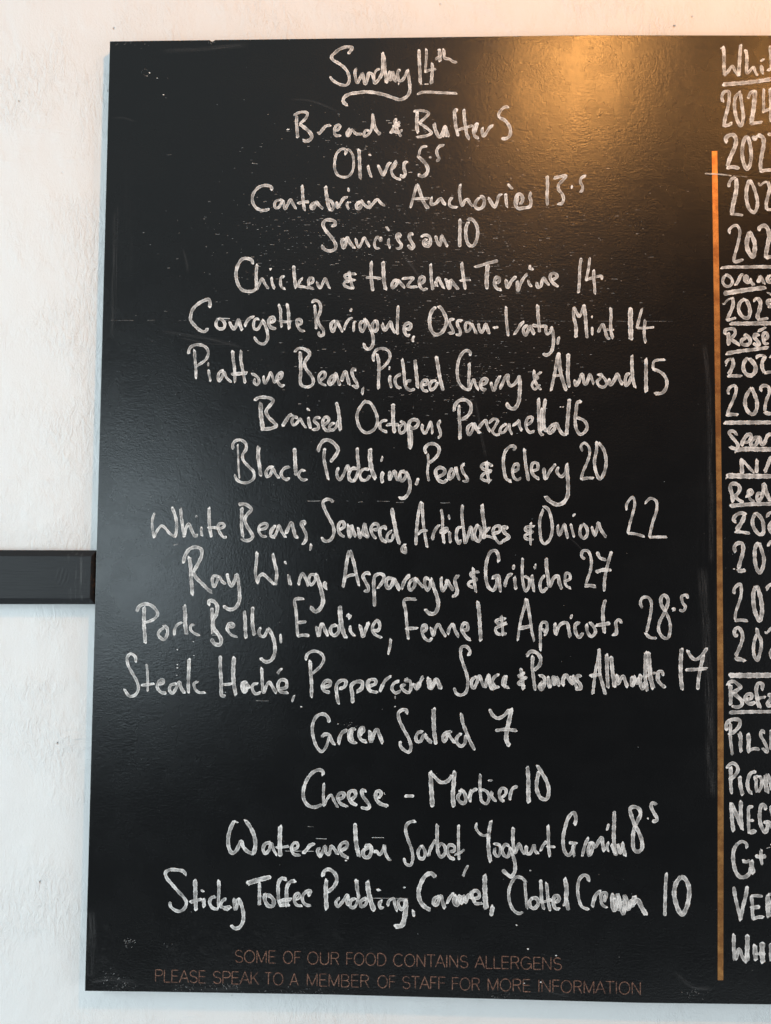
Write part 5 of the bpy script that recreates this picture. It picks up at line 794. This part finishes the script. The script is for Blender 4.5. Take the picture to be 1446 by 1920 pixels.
# ------------------------------------------------------------------ printed allergen notice
def arc(cx, cy, rx, ry, a0, a1, n=14):
    return [(cx + rx * math.cos(math.radians(a0 + (a1 - a0) * i / n)), cy + ry * math.sin(math.radians(a0 + (a1 - a0) * i / n))) for i in range(n + 1)]
GLYPH = {   # (advance, strokes) in cap heights
    'S': (.70, [arc(.33, .745, .25, .245, 25, 270, 12) + arc(.35, .25, .27, .25, 90, -160, 12)]),
    'O': (.92, [arc(.43, .5, .38, .5, 0, 360, 26)]),
    'M': (.90, [[(.07, 0), (.07, 1)], [(.07, 1), (.42, .05)], [(.42, .05), (.77, 1)], [(.77, 1), (.77, 0)]]),
    'E': (.66, [[(.07, 0), (.07, 1)], [(.07, 1), (.56, 1)], [(.07, .52), (.52, .52)], [(.07, 0), (.57, 0)]]),
    'F': (.62, [[(.07, 0), (.07, 1)], [(.07, 1), (.55, 1)], [(.07, .52), (.5, .52)]]),
    'U': (.80, [[(.07, 1), (.07, .3)] + arc(.37, .3, .30, .3, 180, 360, 12) + [(.67, 1)]]),
    'R': (.74, [[(.07, 0), (.07, 1)], [(.07, 1), (.38, 1)] + arc(.38, .76, .23, .24, 90, -90, 10) + [(.07, .52)], [(.38, .52), (.62, 0)]]),
    'D': (.82, [[(.07, 0), (.07, 1)], [(.07, 1), (.3, 1)] + arc(.3, .5, .42, .5, 90, -90, 16) + [(.07, 0)]]),
    'C': (.84, [arc(.43, .5, .38, .5, 42, 318, 20)]),
    'N': (.80, [[(.07, 0), (.07, 1)], [(.07, 1), (.66, 0)], [(.66, 0), (.66, 1)]]),
    'T': (.68, [[(.02, 1), (.62, 1)], [(.32, 1), (.32, 0)]]),
    'A': (.74, [[(.0, 0), (.35, 1)], [(.35, 1), (.70, 0)], [(.13, .34), (.57, .34)]]),
    'I': (.26, [[(.10, 0), (.10, 1)]]),
    'L': (.58, [[(.07, 1), (.07, 0)], [(.07, 0), (.53, 0)]]),
    'G': (.90, [arc(.43, .5, .38, .5, 42, 345, 22) + [(.80, .46)], [(.80, .46), (.50, .46)], [(.80, .46), (.80, .05)]]),
    'P': (.68, [[(.07, 0), (.07, 1)], [(.07, 1), (.38, 1)] + arc(.38, .75, .23, .25, 90, -90, 10) + [(.07, .5)]]),
    'K': (.70, [[(.07, 0), (.07, 1)], [(.58, 1), (.07, .38)], [(.24, .58), (.62, 0)]]),
    'B': (.72, [[(.07, 0), (.07, 1)], [(.07, 1), (.36, 1)] + arc(.36, .76, .21, .24, 90, -90, 10) + [(.07, .52)],
                [(.36, .52)] + arc(.37, .26, .25, .26, 90, -90, 10) + [(.07, 0)]]),
}
notice = None
for row in NOTICE:
    st = []
    for word, x0, z0, x1, z1, h in row:
        adv = sum(GLYPH[c][0] for c in word) - (GLYPH[word[-1]][0] - max(p[0] for s in GLYPH[word[-1]][1] for p in s))
        k = (x1 - x0) / adv if len(word) > 1 else h
        cx = 0.0
        for c in word:
            for s in GLYPH[c][1]:
                pts = []
                for gx, gy in s:
                    x = x0 + (cx + gx) * k
                    z = z0 + (x - x0) / (x1 - x0) * (z1 - z0) + gy * h
                    pts.append((x, z))
                st.append((1.25, pts))
            cx += GLYPH[c][0]
    txt = ' '.join(w[0] for w in row)
    stroke_mesh("notice_line", st, M_NOTICE, board, "thin worn copper capitals reading %s" % txt.lower(), cap=0.1, jit=0.05)

# ------------------------------------------------------------------ chalk left in the grain
def residue():
    rnd = random.Random(5)
    st = []
    def dash(x, z, l, w):
        dz = rnd.uniform(-.06, .06) * l
        st.append((w, [(x, z), (x + l * .5, z + dz * .4 + rnd.uniform(-.1, .1)), (x + l, z + dz)]))
    centres = [(300, 1000, 70, 30, 260), (470, 985, 110, 36, 260), (190, 965, 60, 40, 60), (560, 900, 100, 55, 150),
               (330, 820, 90, 36, 110), (480, 800, 70, 32, 230), (430, 1080, 90, 36, 80), (560, 1010, 90, 50, 90),
               (385, 1130, 60, 26, 60), (650, 930, 80, 70, 50), (250, 1090, 70, 45, 40), (430, 900, 90, 30, 110)]
    for cx, cz, sx, sz, n in centres:
        for i in range(n):
            x, z = rnd.gauss(cx, sx), rnd.gauss(cz, sz)
            if not (20 < x < 880 and 30 < z < 1235):
                continue
            dash(x, round(z / 2.1) * 2.1 + rnd.uniform(-.4, .4), min(8, max(0.7, rnd.expovariate(1 / 1.6))), rnd.uniform(.25, .6))
    for i in range(120):                                   # stray flecks anywhere
        x, z = rnd.uniform(20, 880), rnd.uniform(40, 1230)
        dash(x, z, rnd.uniform(.5, 1.2), rnd.uniform(.3, .6))
    for x0, x1, z, den in ((0, 760, 876, .5), (240, 400, 636, .35), (420, 560, 797, .25)):
        x = x0                                             # the joints between the old ruled lines
        while x < x1:
            l = rnd.uniform(2, 18)
            if rnd.random() < den:
                st.append((rnd.uniform(.2, .34), [(x, z + rnd.uniform(-.2, .2)), (x + l / 2, z), (x + l, z + rnd.uniform(-.2, .2))]))
            x += l + rnd.uniform(.5, 5)
    for i in range(16):                                    # nicks in the paint along the left edge
        z = rnd.uniform(760, 1190)
        dash(0.9, z, 1.0, rnd.uniform(.4, .8))
    return st

def fleck_mesh():
    bm = bmesh.new()
    uvl = bm.loops.layers.uv.new("stroke")
    uve = bm.loops.layers.uv.new("ends")
    for w, pts in residue():
        ribbon(bm, uvl, uve, pts, w, cap=0.5, jit=0.2)
    n = len(bm.faces)
    for w, pts in decode(FAINT_FLECKS):
        ribbon(bm, uvl, uve, pts, w, cap=0.5, jit=0.3, lift=0.0008)
    n = len(bm.faces)
    for w, pts in decode(FLECKS):
        ribbon(bm, uvl, uve, pts, w, cap=0.5, jit=0.1, lift=0.0009)
    bm.faces.ensure_lookup_table()
    for f in bm.faces[n:]:
        f.material_index = 1
    me = bpy.data.meshes.new("chalk_residue")
    bm.to_mesh(me); bm.free()
    return link("chalk_residue", me, [M_DUST, M_CHALK2], board, "fine flecks, dots and dashes of old chalk left in the grain", "stuff")
fleck_mesh()
stroke_mesh("wiped_smear", decode(SMEARS), M_SMEAR, board, "pale grey streaks where chalk was wiped off", cap=0.01, jit=0.03)["kind"] = "stuff"
